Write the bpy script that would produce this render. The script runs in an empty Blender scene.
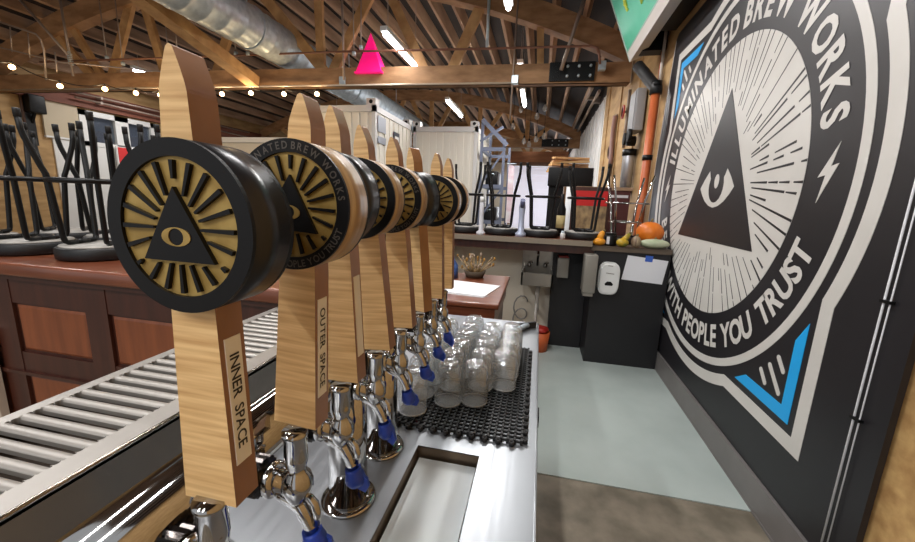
import bpy, bmesh, math, random
from math import sin, cos, pi, radians, atan2, hypot, sqrt
from mathutils import Vector, Matrix
random.seed(7)
SC = bpy.context.scene
COL = SC.collection

# ------------------------------------------------------------------ camera
H = 1.45
FPX = 374.775
YAW, PITCH, ROLL = -0.206948, 0.191716, -0.036865
CF = Vector((sin(YAW)*cos(PITCH), cos(YAW)*cos(PITCH), -sin(PITCH)))
_r0 = Vector((cos(YAW), -sin(YAW), 0)); _d0 = CF.cross(_r0)
if _d0.z > 0: _d0 = -_d0
CR = cos(ROLL)*_r0 + sin(ROLL)*_d0
CD = -sin(ROLL)*_r0 + cos(ROLL)*_d0
EYE = Vector((0, 0, H))
def at(px, py, ax, val):
    """point of the photograph's ray on the plane axis=val"""
    d = CR*((px-457.5)/FPX) + CD*((py-271)/FPX) + CF
    t = (val-EYE[ax])/d[ax]
    return EYE + d*t
cam = bpy.data.cameras.new('camera'); camo = bpy.data.objects.new('camera', cam); COL.objects.link(camo)
cam.sensor_width = 36; cam.sensor_fit = 'HORIZONTAL'; cam.lens = FPX/915*36; cam.clip_start = .02; cam.clip_end = 200
M = Matrix((CR, -CD, -CF)).transposed().to_4x4(); M.translation = EYE
camo.matrix_world = M
SC.camera = camo
vs = SC.view_settings
vs.view_transform = 'Standard'; vs.look = 'None'; vs.gamma = 1; vs.use_curve_mapping = False
vs.exposure = 0.06

# ------------------------------------------------------------------ materials
def lin(c):
    return tuple(((x/255)/12.92 if x/255 <= .04045 else ((x/255+.055)/1.055)**2.4) for x in c) + (1,)
MATS = {}
def mat(name, c, rough=.5, metal=0, c2=None, scale=(8, 8, 8), detail=4, bump=0, spec=.5, lo=.35, hi=.65, coat=0, rough2=None, bscale=None):
    if name in MATS: return MATS[name]
    m = bpy.data.materials.new(name); m.use_nodes = True
    nt = m.node_tree; b = nt.nodes['Principled BSDF']
    b.inputs['Base Color'].default_value = lin(c); b.inputs['Roughness'].default_value = rough
    b.inputs['Metallic'].default_value = metal; b.inputs['Specular IOR Level'].default_value = spec
    b.inputs['Coat Weight'].default_value = coat; b.inputs['Coat Roughness'].default_value = .12
    if c2 or bump or rough2 is not None:
        tc = nt.nodes.new('ShaderNodeTexCoord'); mp = nt.nodes.new('ShaderNodeMapping')
        mp.inputs['Scale'].default_value = scale
        nz = nt.nodes.new('ShaderNodeTexNoise'); nz.inputs['Scale'].default_value = 1; nz.inputs['Detail'].default_value = detail
        nt.links.new(tc.outputs['Object'], mp.inputs['Vector']); nt.links.new(mp.outputs['Vector'], nz.inputs['Vector'])
        if c2:
            rp = nt.nodes.new('ShaderNodeValToRGB'); e = rp.color_ramp.elements
            e[0].position = lo; e[1].position = hi; e[0].color = lin(c); e[1].color = lin(c2)
            nt.links.new(nz.outputs['Fac'], rp.inputs['Fac']); nt.links.new(rp.outputs['Color'], b.inputs['Base Color'])
        if rough2 is not None:
            mr = nt.nodes.new('ShaderNodeMapRange'); mr.inputs[1].default_value = .3; mr.inputs[2].default_value = .7
            mr.inputs[3].default_value = rough; mr.inputs[4].default_value = rough2
            nt.links.new(nz.outputs['Fac'], mr.inputs[0]); nt.links.new(mr.outputs[0], b.inputs['Roughness'])
        if bump:
            bp = nt.nodes.new('ShaderNodeBump'); bp.inputs['Strength'].default_value = bump; bp.inputs['Distance'].default_value = .01
            src = nz
            if bscale:
                mp2 = nt.nodes.new('ShaderNodeMapping'); mp2.inputs['Scale'].default_value = bscale
                src = nt.nodes.new('ShaderNodeTexNoise'); src.inputs['Scale'].default_value = 1; src.inputs['Detail'].default_value = 3
                nt.links.new(tc.outputs['Object'], mp2.inputs['Vector']); nt.links.new(mp2.outputs['Vector'], src.inputs['Vector'])
            nt.links.new(src.outputs['Fac'], bp.inputs['Height']); nt.links.new(bp.outputs['Normal'], b.inputs['Normal'])
    MATS[name] = m
    return m
def emit(name, c, s):
    if name in MATS: return MATS[name]
    m = bpy.data.materials.new(name); m.use_nodes = True
    b = m.node_tree.nodes['Principled BSDF']
    b.inputs['Base Color'].default_value = lin(c); b.inputs['Emission Color'].default_value = lin(c); b.inputs['Emission Strength'].default_value = s
    MATS[name] = m; return m
def glassmat(name, tint, gl=1.0, white=0.0):
    m = bpy.data.materials.new(name); m.use_nodes = True; nt = m.node_tree
    for n in list(nt.nodes): nt.nodes.remove(n)
    o = nt.nodes.new('ShaderNodeOutputMaterial'); mx = nt.nodes.new('ShaderNodeMixShader')
    t = nt.nodes.new('ShaderNodeBsdfTransparent'); t.inputs[0].default_value = lin(tint)
    g = nt.nodes.new('ShaderNodeBsdfGlossy'); g.inputs['Roughness'].default_value = .03
    lw_ = nt.nodes.new('ShaderNodeLayerWeight'); pw = nt.nodes.new('ShaderNodeMath'); pw.operation = 'POWER'; pw.inputs[1].default_value = 2.6
    ma = nt.nodes.new('ShaderNodeMath'); ma.operation = 'MULTIPLY_ADD'; ma.inputs[1].default_value = .75; ma.inputs[2].default_value = .05
    nt.links.new(lw_.outputs['Facing'], pw.inputs[0]); nt.links.new(pw.outputs[0], ma.inputs[0]); nt.links.new(ma.outputs[0], mx.inputs[0]); nt.links.new(t.outputs[0], mx.inputs[1]); nt.links.new(g.outputs[0], mx.inputs[2])
    last = mx
    if white:
        d = nt.nodes.new('ShaderNodeBsdfDiffuse'); d.inputs[0].default_value = (.8, .8, .8, 1)
        m2 = nt.nodes.new('ShaderNodeMixShader'); m2.inputs[0].default_value = white
        nt.links.new(mx.outputs[0], m2.inputs[1]); nt.links.new(d.outputs[0], m2.inputs[2]); last = m2
    nt.links.new(last.outputs[0], o.inputs[0]); MATS[name] = m
    return m

CHROME = mat('chrome', (176, 174, 172), .06, 1)
STEEL = mat('brushed_steel', (150, 153, 157), .30, .8, scale=(90, 2, 90), rough2=.40, bump=.02)
STEELX = mat('tray_steel', (166, 161, 155), .38, .62, scale=(3, 60, 60), rough2=.48, bump=.02)
GALV = mat('galvanised_steel', (178, 192, 202), .38, .4, c2=(204, 216, 224), scale=(14, 14, 14), rough2=.46)
APRON = mat('polished_apron_steel', (150, 142, 132), .14, 1)
OAK = mat('oak_front', (228, 192, 136), .5, 0, c2=(188, 144, 90), scale=(9, 9, 190), detail=4, lo=.38, hi=.72, bump=.03)
OAKEND = mat('oak_side_grain_shaded', (158, 114, 76), .5, 0, c2=(136, 96, 62), scale=(140, 20, 12), lo=.3, hi=.7, coat=.5)  # darker side grain, with some shading of the side put into the colour
TIMBER = mat('old_fir_timber', (180, 138, 98), .7, 0, c2=(142, 104, 70), scale=(3, 3, 9), detail=6)
TIMBER2 = mat('fir_web_timber', (208, 164, 112), .7, 0, c2=(176, 132, 84), scale=(5, 5, 5), detail=6)
PURLIN = mat('purlin_wood', (190, 156, 128), .8, 0, c2=(154, 122, 98), scale=(6, 1, 6))
DECK = mat('roof_deck_boards', (56, 43, 37), .85, 0, c2=(40, 31, 28), scale=(6, .6, 6))
BLACK = mat('black_paint', (13, 12, 13), .45, spec=.25)
BLACKM = mat('black_metal', (13, 13, 14), .38, .0, spec=.3)
RUBBER = mat('black_rubber', (22, 22, 23), .55)
VINYL = mat('black_vinyl', (15, 15, 17), .5)
MURALBLK = mat('mural_black_paint', (29, 28, 32), .42, 0, c2=(33, 31, 35), scale=(2, 2, 2))
MURALWHT = mat('mural_white_paint', (214, 211, 205), .4, 0, c2=(206, 203, 197), scale=(3, 3, 3))
MURALGREY = mat('mural_grey_paint', (200, 195, 190), .4)
BLUE = mat('mural_blue_paint', (30, 168, 238), .42)
GOLD = mat('gold_foil', (176, 148, 84), .45, .4, c2=(150, 122, 62), scale=(60, 60, 60))
CHERRY = mat('cherry_wood_top', (124, 70, 46), .3, 0, c2=(106, 56, 36), scale=(3, 26, 26), coat=.4)
CHERRYD = mat('cherry_wood_frame', (74, 38, 27), .4, 0, c2=(60, 30, 22), scale=(24, 24, 3), coat=.2)
CHERRYP = mat('cherry_wood_panel', (142, 78, 44), .4, 0, c2=(120, 64, 36), scale=(24, 24, 2.5), coat=.2)
PLY = mat('plywood', (190, 156, 108), .7, 0, c2=(160, 126, 82), scale=(2, 2, 8))
OSB = mat('osb_board', (206, 168, 110), .75, 0, c2=(168, 128, 78), scale=(16, 16, 16), detail=8, bump=.2)
CREAM = mat('cream_wall_paint', (214, 206, 190), .6)
WHITE = mat('white_paint', (226, 226, 224), .5)
PAPER = mat('paper', (228, 228, 232), .7)
CONTAINER = mat('container_white_paint', (214, 210, 200), .45)
FLOORPAINT = mat('floor_grey_green_paint', (182, 192, 188), .42, 0, c2=(172, 183, 179), scale=(3, 3, 3), detail=6)
CONC = mat('bare_concrete', (138, 128, 112), .6, 0, c2=(104, 96, 82), scale=(7, 7, 7), detail=8, bump=.05)
CONDUIT = mat('conduit_steel', (168, 152, 140), .45, .5)
REDPIPE = mat('sprinkler_pipe_paint', (136, 92, 72), .5)
CAPBLUE = mat('blue_rubber', (30, 66, 178), .4)
BASEB = mat('grey_vinyl_base', (122, 118, 116), .4, 0, c2=(112, 108, 106), scale=(2, 4, 4))
GLASS = glassmat('pint_glass', (251, 252, 252), white=.08)
GLASSRIM = glassmat('pint_glass_rim', (250, 250, 250), white=.30)
PANE = glassmat('window_glass', (220, 226, 230))

# ------------------------------------------------------------------ mesh builder (world coordinates)
class MB:
    def __init__(s): s.v = []; s.f = []; s.mi = []; s.sm = []
    def add(s, vs, fs, mi=0, smooth=False):
        n = len(s.v); s.v += [Vector(v) for v in vs]
        for f in fs: s.f.append([i+n for i in f]); s.mi.append(mi); s.sm.append(smooth)
        return s
    def box(s, x0, x1, y0, y1, z0, z1, mi=0, R=None, c=None):
        vs = [Vector((x, y, z)) for z in (z0, z1) for y in (y0, y1) for x in (x0, x1)]
        if R is not None:
            c = Vector(c) if c is not None else Vector(((x0+x1)/2, (y0+y1)/2, (z0+z1)/2))
            vs = [c+R@(v-c) for v in vs]
        return s.add(vs, [(0, 2, 3, 1), (4, 5, 7, 6), (0, 1, 5, 4), (2, 6, 7, 3), (0, 4, 6, 2), (1, 3, 7, 5)], mi)
    def rbox(s, x0, x1, y0, y1, z0, z1, r=.005, seg=3, mi=0):
        """box with rounded edges (rounded in z-profile and corners)"""
        pts = []
        for (cx, cy, a0) in ((x1-r, y1-r, 0), (x0+r, y1-r, 90), (x0+r, y0+r, 180), (x1-r, y0+r, 270)):
            for k in range(seg+1):
                a = radians(a0+90*k/seg); pts.append((cx, cy, cos(a), sin(a)))
        rings = []
        for k in range(seg+1):
            a = pi/2*k/seg; rings.append((z0+r-r*cos(a), r*sin(a)))
        for k in range(seg+1):
            a = pi/2*k/seg; rings.append((z1-r+r*sin(a), r*cos(a)))
        n = len(pts); vs = []
        for z, rr in rings:
            for cx, cy, ca, sa in pts: vs.append((cx+rr*ca, cy+rr*sa, z))
        fs = []
        for i in range(len(rings)-1):
            for j in range(n): fs.append((i*n+j, i*n+(j+1) % n, (i+1)*n+(j+1) % n, (i+1)*n+j))
        s.add(vs, fs, mi, True)
        m = len(rings)-1
        s.add(vs, [tuple(range(n))[::-1], tuple(range(m*n, m*n+n))], mi)
        return s
    def tube(s, pts, r, n=12, mi=0, caps=True):
        P = [Vector(p) for p in pts]; R = r if isinstance(r, (list, tuple)) else [r]*len(P)
        T = []
        for i in range(len(P)):
            a = P[max(i-1, 0)]; b = P[min(i+1, len(P)-1)]; T.append((b-a).normalized())
        t = T[0]; u = t.orthogonal().normalized(); vs = []
        for i, p in enumerate(P):
            if i:
                q = T[i-1].rotation_difference(T[i]); u = (q@u); u = (u-T[i]*u.dot(T[i])).normalized()
            w = T[i].cross(u)
            for k in range(n):
                a = 2*pi*k/n; vs.append(p+(u*cos(a)+w*sin(a))*R[i])
        fs = []
        for i in range(len(P)-1):
            for k in range(n): fs.append((i*n+k, i*n+(k+1) % n, (i+1)*n+(k+1) % n, (i+1)*n+k))
        s.add(vs, fs, mi, True)
        if caps: s.add(vs, [tuple(range(n))[::-1], tuple(range((len(P)-1)*n, len(P)*n))], mi)
        return s
    def beam(s, a, b, w, h, up=(0, 0, 1), mi=0):
        """rectangular bar from a to b, w across, h along up"""
        a = Vector(a); b = Vector(b); t = (b-a).normalized(); up = Vector(up); sd = t.cross(up).normalized(); up = sd.cross(t)
        vs = []
        for p in (a, b):
            for i, j in ((-1, -1), (1, -1), (1, 1), (-1, 1)): vs.append(p+sd*(i*w/2)+up*(j*h/2))
        return s.add(vs, [(3, 2, 1, 0), (4, 5, 6, 7), (0, 1, 5, 4), (1, 2, 6, 5), (2, 3, 7, 6), (3, 0, 4, 7)], mi)
    def lathe(s, prof, c, axis='Z', n=24, mi=0, smooth=True, R=None):
        c = Vector(c); vs = []
        for r, z in prof:
            for k in range(n):
                a = 2*pi*k/n; x, y = r*cos(a), r*sin(a)
                v = Vector((x, y, z)) if axis == 'Z' else (Vector((z, x, y)) if axis == 'X' else Vector((y, z, x)))
                if R is not None: v = R@v
                vs.append(c+v)
        fs = []
        for i in range(len(prof)-1):
            for k in range(n): fs.append((i*n+k, i*n+(k+1) % n, (i+1)*n+(k+1) % n, (i+1)*n+k))
        s.add(vs, fs, mi, smooth)
        e = []
        if prof[0][0] > 1e-6: e.append(tuple(range(n))[::-1])
        if prof[-1][0] > 1e-6: e.append(tuple(range((len(prof)-1)*n, len(prof)*n)))
        if e: s.add(vs, e, mi)
        return s
    def poly(s, pts, d0, d1, fr, mi=0):
        """prism of a polygon pts (u,v) mapped by fr(u,v,d)"""
        n = len(pts); vs = [fr(u, v, d0) for u, v in pts]+[fr(u, v, d1) for u, v in pts]
        fs = [tuple(range(n)), tuple(range(n, 2*n))[::-1]]+[(i, (i+1) % n, n+(i+1) % n, n+i) for i in range(n)]
        return s.add(vs, fs, mi)
    def strip(s, outer, inner, d0, d1, fr, mi=0):
        n = len(outer)
        vs = [fr(u, v, d) for d in (d0, d1) for L in (outer, inner) for u, v in L]
        fs = []
        for i in range(n):
            j = (i+1) % n
            fs += [(2*n+i, 2*n+j, 3*n+j, 3*n+i), (i, j, 2*n+j, 2*n+i), (n+i, 3*n+i, 3*n+j, n+j), (i, n+i, n+j, j)]
        return s.add(vs, fs, mi)
    def sphere(s, c, r, n=16, m=10, mi=0, sc=(1, 1, 1), f=None, R=None):
        vs = []; c = Vector(c)
        for i in range(m+1):
            th = pi*i/m
            for k in range(n):
                ph = 2*pi*k/n; q = f(ph, th) if f else 1
                v = Vector((r*sc[0]*sin(th)*cos(ph)*q, r*sc[1]*sin(th)*sin(ph)*q, r*sc[2]*cos(th)))
                if R is not None: v = R@v
                vs.append(c+v)
        fs = []
        for i in range(m):
            for k in range(n): fs.append((i*n+k, (i+1)*n+k, (i+1)*n+(k+1) % n, i*n+(k+1) % n))
        return s.add(vs, fs, mi, True)

WLOC = {}
def obj(name, mb, mats, parent=None, fix=True):
    off = WLOC.get(parent.name, Vector((0, 0, 0))) if parent else Vector((0, 0, 0))
    me = bpy.data.meshes.new(name)
    me.from_pydata([v-off for v in mb.v], [], mb.f)
    ml = mats if isinstance(mats, (list, tuple)) else [mats]
    for m in ml: me.materials.append(m)
    me.polygons.foreach_set('material_index', mb.mi); me.polygons.foreach_set('use_smooth', mb.sm)
    bm = bmesh.new(); bm.from_mesh(me)
    bmesh.ops.remove_doubles(bm, verts=bm.verts, dist=1e-6)
    if fix: bmesh.ops.recalc_face_normals(bm, faces=bm.faces)
    bm.to_mesh(me); bm.free(); me.update()
    o = bpy.data.objects.new(name, me); COL.objects.link(o)
    if parent: o.parent = parent; WLOC[o.name] = off
    return o
def tag(o, label, cat, group=None, kind=None):
    o['label'] = label; o['category'] = cat
    if group: o['group'] = group
    if kind: o['kind'] = kind
    return o
def thing(name, label, cat, loc=(0, 0, 0), group=None):
    o = bpy.data.objects.new(name, None); COL.objects.link(o); o.location = loc; WLOC[o.name] = Vector(loc)
    o.empty_display_size = .05
    return tag(o, label, cat, group)
def struct(name, mb, m, parent=None):
    o = obj(name, mb, m, parent)
    if not parent: o['kind'] = 'structure'
    return o
def dup(root, loc, rotz=0, label=None, group=None):
    r = root.copy(); COL.objects.link(r); r.location = loc; r.rotation_euler = (0, 0, rotz)
    if label: r['label'] = label
    if group: r['group'] = group
    for ch in list(root.children):
        c = ch.copy(); COL.objects.link(c); c.parent = r
        for g in list(ch.children):
            d = g.copy(); COL.objects.link(d); d.parent = c
    return r

# ------------------------------------------------------------------ lettering
_GL = {}
def glyph(ch, bold=.03):
    k = (ch, bold)
    if k in _GL: return _GL[k]
    cu = bpy.data.curves.new('glyph', 'FONT'); cu.body = ch; cu.size = 1; cu.offset = bold; cu.resolution_u = 3
    o = bpy.data.objects.new('glyph', cu); COL.objects.link(o)
    dg = bpy.context.evaluated_depsgraph_get(); dg.update()
    me = o.evaluated_get(dg).to_mesh()
    vs = [(v.co.x, v.co.y) for v in me.vertices]; fs = [tuple(p.vertices) for p in me.polygons]
    o.evaluated_get(dg).to_mesh_clear(); bpy.data.objects.remove(o); bpy.data.curves.remove(cu)
    x0 = min(v[0] for v in vs); x1 = max(v[0] for v in vs)
    _GL[k] = ([(x-x0, y) for x, y in vs], fs, x1-x0)
    return _GL[k]
CAPH = max(v[1] for v in glyph('H')[0])
def letters(mb, items, fr, d, cap, bold=.03, xs=1.0):
    """items: (ch, u, v, rot) glyph centred on its width with baseline at (u,v)"""
    k = cap/CAPH
    for ch, u, v, rot in items:
        vs, fs, w = glyph(ch, bold); ca, sa = cos(rot), sin(rot); out = []
        for x, y in vs:
            X = (x-w/2)*k*xs; Y = y*k; out.append(fr(u+X*ca-Y*sa, v+X*sa+Y*ca, d))
        mb.add(out, fs)
def arc_text(txt, R, a0, a1, top=True, cap=.13, bold=.03, xs=1.0, gap=.12, space=.42):
    """letters spread between the angles a0..a1 (degrees clockwise from 12 o'clock)"""
    ws = [(glyph(c, bold)[2]*xs if c != ' ' else space) for c in txt]
    kern = [(-.16 if txt[k:k+2] in ('AT', 'LY', 'RT') else 0) for k in range(len(txt))]
    tot = sum(ws)+gap*(len(txt)-1)+sum(kern); p = 0; it = []
    for c, w, kn in zip(txt, ws, kern):
        th = radians(a0+(a1-a0)*((p+w/2)/tot)); p += w+gap+kn
        if c != ' ': it.append((c, R*sin(th), R*cos(th), -th if top else pi-th))
    return it
def line_text(mb, txt, fr, d, cap, bold=.0, gap=.1, space=.4, xs=1.0):
    """one centred line along u at v=0 (baseline -cap/2)"""
    ws = [(glyph(c, bold)[2]*xs if c != ' ' else space) for c in txt]; k = cap/CAPH
    kern = [(-.14 if txt[q:q+2] == 'PA' else 0) for q in range(len(txt))]
    tot = sum(ws)+gap*(len(txt)-1)+sum(kern); p = -tot/2; it = []
    for c, w, kn in zip(txt, ws, kern):
        if c != ' ': it.append((c, (p+w/2)*k, -cap/2, 0))
        p += w+gap+kn
    letters(mb, it, fr, d, cap, bold, xs)

# ================================================================== SETTING
W = 1.134            # mural wall
TOPW = 4.05
FARY = 20.0
LEFTX = -10.6
# floor
fm = MB().box(LEFTX-.2, W+.25, -3.5, FARY, -.12, 0.0)
struct('floor', fm, CONC)
fp = MB().box(.02, W-.012, 1.85, 4.3, -.02, .006)
o = obj('trim_1', fp, FLOORPAINT); o['kind'] = 'structure'
# right wall: osb near the camera, plywood behind, white panels at the far end
struct('wall_right', MB().box(W+.03, W+.15, -3.5, 1.36, 0, TOPW), OSB)
o = struct('wall_right_mural', MB().box(W+.02, W+.15, 1.36, 4.36, 0, TOPW), PLY)
o.name = 'wall_right_plywood'
wp = MB().box(W+.02, W+.15, 4.36, 8.6, 0, TOPW)
for yy in (5.6, 6.82, 8.04): wp.box(W, W+.03, yy-.02, yy+.02, 0, TOPW)
struct('wall_right_plywood_rear', wp, PLY)
wp = MB().box(W+.02, W+.15, 8.6, FARY, 0, 3.62)
for k in range(18): wp.box(W-.005, W+.03, 8.7+k*.62, 8.76+k*.62, 0, 3.6)
struct('wall_right_panels', wp, WHITE)
struct('wall_right_upper', MB().box(W+.02, W+.15, 8.6, FARY, 3.62, TOPW), DECK)
# baseboard along the mural
bb = MB().box(W-.014, W+.02, 1.30, 4.34, 0, .165)
bb.box(W-.018, W+.0, 1.30, 4.34, 0, .012)
struct('baseboard_right', bb, BASEB)
# far wall with the open bright loading door
dz = 3.05
struct('wall_far', MB().box(LEFTX, -1.72, FARY-.1, FARY+.1, 0, 4.9).box(.55, W+.15, FARY-.1, FARY+.1, 0, 4.9).box(-1.72, .55, FARY-.1, FARY+.1, dz+.3, 4.9), CREAM)
dd = MB()
for k in range(10): dd.box(-1.72, .55, FARY-.02+(k % 2)*.008, FARY+.05, k*.34, k*.34+.335)
LILAC = emit('roll_door_daylit', (226, 226, 242), .42)
struct('door_1', dd, LILAC)
# left wall: plywood, windows, white wainscot
lw = MB()
for a, b, z0, z1 in ((-3.5, 7.1, 0, 5.2), (7.1, 8.92, 0, 2.36), (7.1, 8.92, 3.14, 5.2), (8.92, FARY, 0, 5.2)):
    lw.box(LEFTX-.1, LEFTX, a, b, z0, z1)
struct('wall_left', lw, PLY)
wh = MB().box(LEFTX, LEFTX+.03, 6.55, 12, 0, 2.42)
struct('wall_left_wainscot', wh, WHITE)
struct('trim_2', MB().box(LEFTX, LEFTX+.12, 6.0, FARY, 3.2, 3.55), mat('redwood_beam', (126, 74, 56), .7, c2=(104, 60, 46), scale=(4, .5, 8)))
for i, (y0, y1) in enumerate(((7.10, 8.02), (8.02, 8.92))):
    f = MB()
    for a, b, c, d in ((y0, y0+.16, 2.36, 3.16), (y1-.16, y1, 2.36, 3.16), (y0, y1, 2.36, 2.46), (y0, y1, 3.04, 3.16)):
        f.box(LEFTX-.08, LEFTX+.05, a, b, c, d)
    w = struct('window_%d' % (i+1), f, WHITE)
    obj('pane', MB().box(LEFTX-.03, LEFTX-.02, y0+.16, y1-.16, 2.46, 3.04), PANE, w)
    obj('view_panel', MB().box(LEFTX-.09, LEFTX-.08, y0+.14, y1-.14, 2.4, 3.1), emit('window_view_glow', (120, 118, 128), .22), w)  # added panel behind the pane; its glow stands for the lit view
# roof deck: shallow barrel vault
def arch(x): return 4.72-.0393*(x+4.7)**2
xs = [LEFTX-.1+k*(W+.3-LEFTX+.1)/28 for k in range(29)]
cd = MB(); vs = []
for y in (-3.5, FARY+.2):
    for x in xs: vs.append((x, y, arch(x)+.56)); vs.append((x, y, arch(x)+.66))
n = 58; fs = []
for i in range(28):
    a = 2*i; fs += [(a, a+2, n+a+2, n+a), (a+1, n+a+1, n+a+3, a+3), (a, a+1, a+3, a+2), (n+a, n+a+2, n+a+3, n+a+1)]
fs += [(0, n, n+1, 1), (56, 57, n+57, n+56)]
cd.add(vs, fs)
ceil = struct('ceiling', cd, DECK)
x = W-.25
while x > LEFTX:
    sl = atan2(-2*.0393*(x+4.7), 1)
    R = Matrix.Rotation(-sl, 3, 'Y')
    obj('purlin', MB().box(x-.028, x+.028, -3.4, FARY, arch(x)+.33, arch(x)+.565, R=R, c=(x, 8, arch(x)+.45)), PURLIN, ceil)
    x -= .43

# ------------------------------------------------------------------ bowstring trusses
def truss(y0, tilt, label, webs, plate=None, zb=3.15):
    """y0 at the right wall; tilt brings the left end nearer"""
    X1, X0 = W-.02, LEFTX+.05
    Y = lambda x: y0-(X1-x)*tilt
    t = thing('roof_truss', label, 'roof truss', (X1, y0, zb), 'bowstring roof trusses')
    ch = MB()
    ch.beam((X0, Y(X0)-.07, zb+.135), (X1, Y(X1)-.07, zb+.135), .06, .27)
    ch.beam((X0, Y(X0)+.07, zb+.135), (X1, Y(X1)+.07, zb+.135), .06, .27)
    ch.beam((X0, Y(X0), zb+.03), (X1, Y(X1), zb+.03), .2, .06)
    obj('bottom_chord', ch, TIMBER, t)
    ac = MB(); N = 30; up = []
    for i in range(N+1):
        x = X0+(X1-X0)*i/N; up.append((x, Y(x), arch(x)))
    vs = []
    for x, y, z in up:
        for dy, dz_ in ((-.1, 0), (.1, 0), (.1, .33), (-.1, .33)): vs.append((x, y+dy, z+dz_))
    fs = [(0, 1, 2, 3), (4*N+3, 4*N+2, 4*N+1, 4*N)]
    for i in range(N):
        for k in range(4): fs.append((4*i+k, 4*i+(k+1) % 4, 4*i+4+(k+1) % 4, 4*i+4+k))
    ac.add(vs, fs); obj('top_chord', ac, TIMBER, t)
    for (xa, xb, w) in webs:
        za, zb_ = zb+.1, arch(xb)+.1
        obj('web_member', MB().beam((xa, Y(xa), za), (xb, Y(xb), zb_), .07, w, up=(1, 0, 0)), TIMBER2, t)
    if plate:
        xa, xb = plate
        p = MB().box(xa, xb, Y(xa)-.125, Y(xa)-.1, zb+.02, zb+.27)
        pl = obj('splice_plate', p, BLACKM, t)
        for i in range(4):
            for j in range(2):
                if i == 0: continue
                obj('bolt', MB().lathe([(.02, 0), (.02, -.03), (0, -.035)], (xa+(xb-xa)*(.15+.25*i), Y(xa)-.125, zb+.08+.13*j), 'Y', 8), GALV, pl)
        vs_ = MB()
        for k in range(6): vs_.box(xa+.012+k*.026, xa+.024+k*.026, Y(xa)-.15, Y(xa)-.12, zb+.02, zb+.27)
        obj('strap', vs_, BLACKM, pl)
    return t, Y
def wx(px, py, Y): return at(px, py, 1, Y).x
T1Y = 6.2
web1 = [(wx(95, 76, 5.75), wx(52, 30, 5.75), .14), (wx(102, 76, 5.75), wx(70, 38, 5.75), .12), (wx(108, 75, 5.8), wx(130, 14, 5.8), .16), (wx(166, 75, 5.85), wx(143, 8, 5.85), .14),
        (wx(212, 66, 5.9), wx(243, -18, 5.9), .15), (wx(332, 74, 6), wx(252, -15, 6), .16),
        (wx(322, 74, 6), wx(318, -12, 6), .13), (wx(328, 74, 6), wx(376, -8, 6), .15), (wx(448, 72, 6.1), wx(482, 10, 6.1), .15), (wx(430, 72, 6.1), wx(386, -8, 6.1), .14), (wx(541, 70, 6.2), wx(540, 30, 6.2), .1)]
t1, Y1 = truss(T1Y, .042, 'nearest bowstring timber roof truss, with the pink pyramid standing on its bottom chord', web1, (wx(549, 76, 6.1), wx(594, 76, 6.1)))
webg = [(x, x+d, .14) for x in (-9, -7.3, -5.6, -3.9, -2.2, -.6) for d in (-.75, .0, .75)]
obj('knee_brace', MB().beam(at(254, 82, 1, 5.8), at(128, -14, 1, 3.9), .16, .2, up=(1, 0, 0)), TIMBER2, t1)
t2, Y2 = truss(13.4, .03, 'second bowstring timber roof truss, seen under the nearest one above the white containers', webg, (-.1, .75), 3.2)
t3, Y3 = truss(18.6, .0, 'farthest bowstring timber roof truss, just before the bright loading door', webg, None, 3.2)

# ------------------------------------------------------------------ duct, pipes, hangers, lamps
dm = MB(); N = 40; vs = []
dr = .285
ring = []
for i in range(61):
    y = -1+i*.28; ring.append((dr, y)); ring.append((dr+.008, y+.02)); ring.append((dr, y+.04))
d = thing('air_duct', 'long round silver spiral air duct hanging under the roof', 'duct', (-4.33, 8, 3.75))
obj('duct_tube', dm.lathe(ring, (-4.33, 0, 3.78), 'Y', 28), GALV, d)
for y in (2.5, 5.2, 8.2, 11):
    obj('strap', MB().lathe([(.3, y), (.3, y+.05)], (-4.33, 0, 3.78), 'Y', 24).tube([(-4.33, y+.02, 4.07), (-4.33, y+.02, 4.95)], .008, 6), GALV, d)

FLUO = emit('fluorescent_glow', (250, 250, 255), 16)
def fluor(x, y0, y1, z, label, power):
    t = thing('fluorescent_light', label, 'ceiling light', (x, (y0+y1)/2, z), 'fluorescent tube lights')
    obj('housing', MB().box(x-.05, x+.05, y0, y1, z+.03, z+.09), WHITE, t)
    obj('tube', MB().tube([(x, y0+.03, z), (x, y1-.03, z)], .03, 10), FLUO, t)
    obj('suspension_wire', MB().tube([(x, y0+.15, z+.08), (x, y0+.15, arch(x)+.32)], .006, 6).tube([(x, y1-.15, z+.08), (x, y1-.15, arch(x)+.32)], .006, 6), CONDUIT, t)
    l = bpy.data.lights.new('lamp', 'AREA'); l.shape = 'RECTANGLE'; l.size = .1; l.size_y = y1-y0; l.energy = power; l.color = (1, .98, .96)
    lo = bpy.data.objects.new('lamp', l); COL.objects.link(lo); lo.parent = t; lo.location = (0, 0, -.045)
    return t
LP = 50
fluor(-2.235, 5.22, 6.70, 3.6, 'lit fluorescent tube right of the pink pyramid', LP*.35)
fluor(-2.235, 8.79, 10.46, 3.6, 'lit fluorescent tube above the right-hand white container', LP)
fluor(-.49, 6.63, 7.25, 3.6, 'lit fluorescent tube above the truss chord near its black splice plate', LP)
fluor(-.52, 8.1, 9.4, 3.6, 'lit fluorescent tube hanging just under the truss chord left of the splice plate', LP)
p = at(146, 74, 1, 7.5)
fluor(p.x, 7.2, 8.3, p.z, 'lit fluorescent tube at left, behind the nearest tap handle', LP)
fluor(-2.235, .3, 1.9, 3.6, 'fluorescent tube high over the bar counter', LP*.9)
fluor(-.52, .6, 2.2, 3.6, 'fluorescent tube high over the bar aisle', LP*.75)
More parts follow.
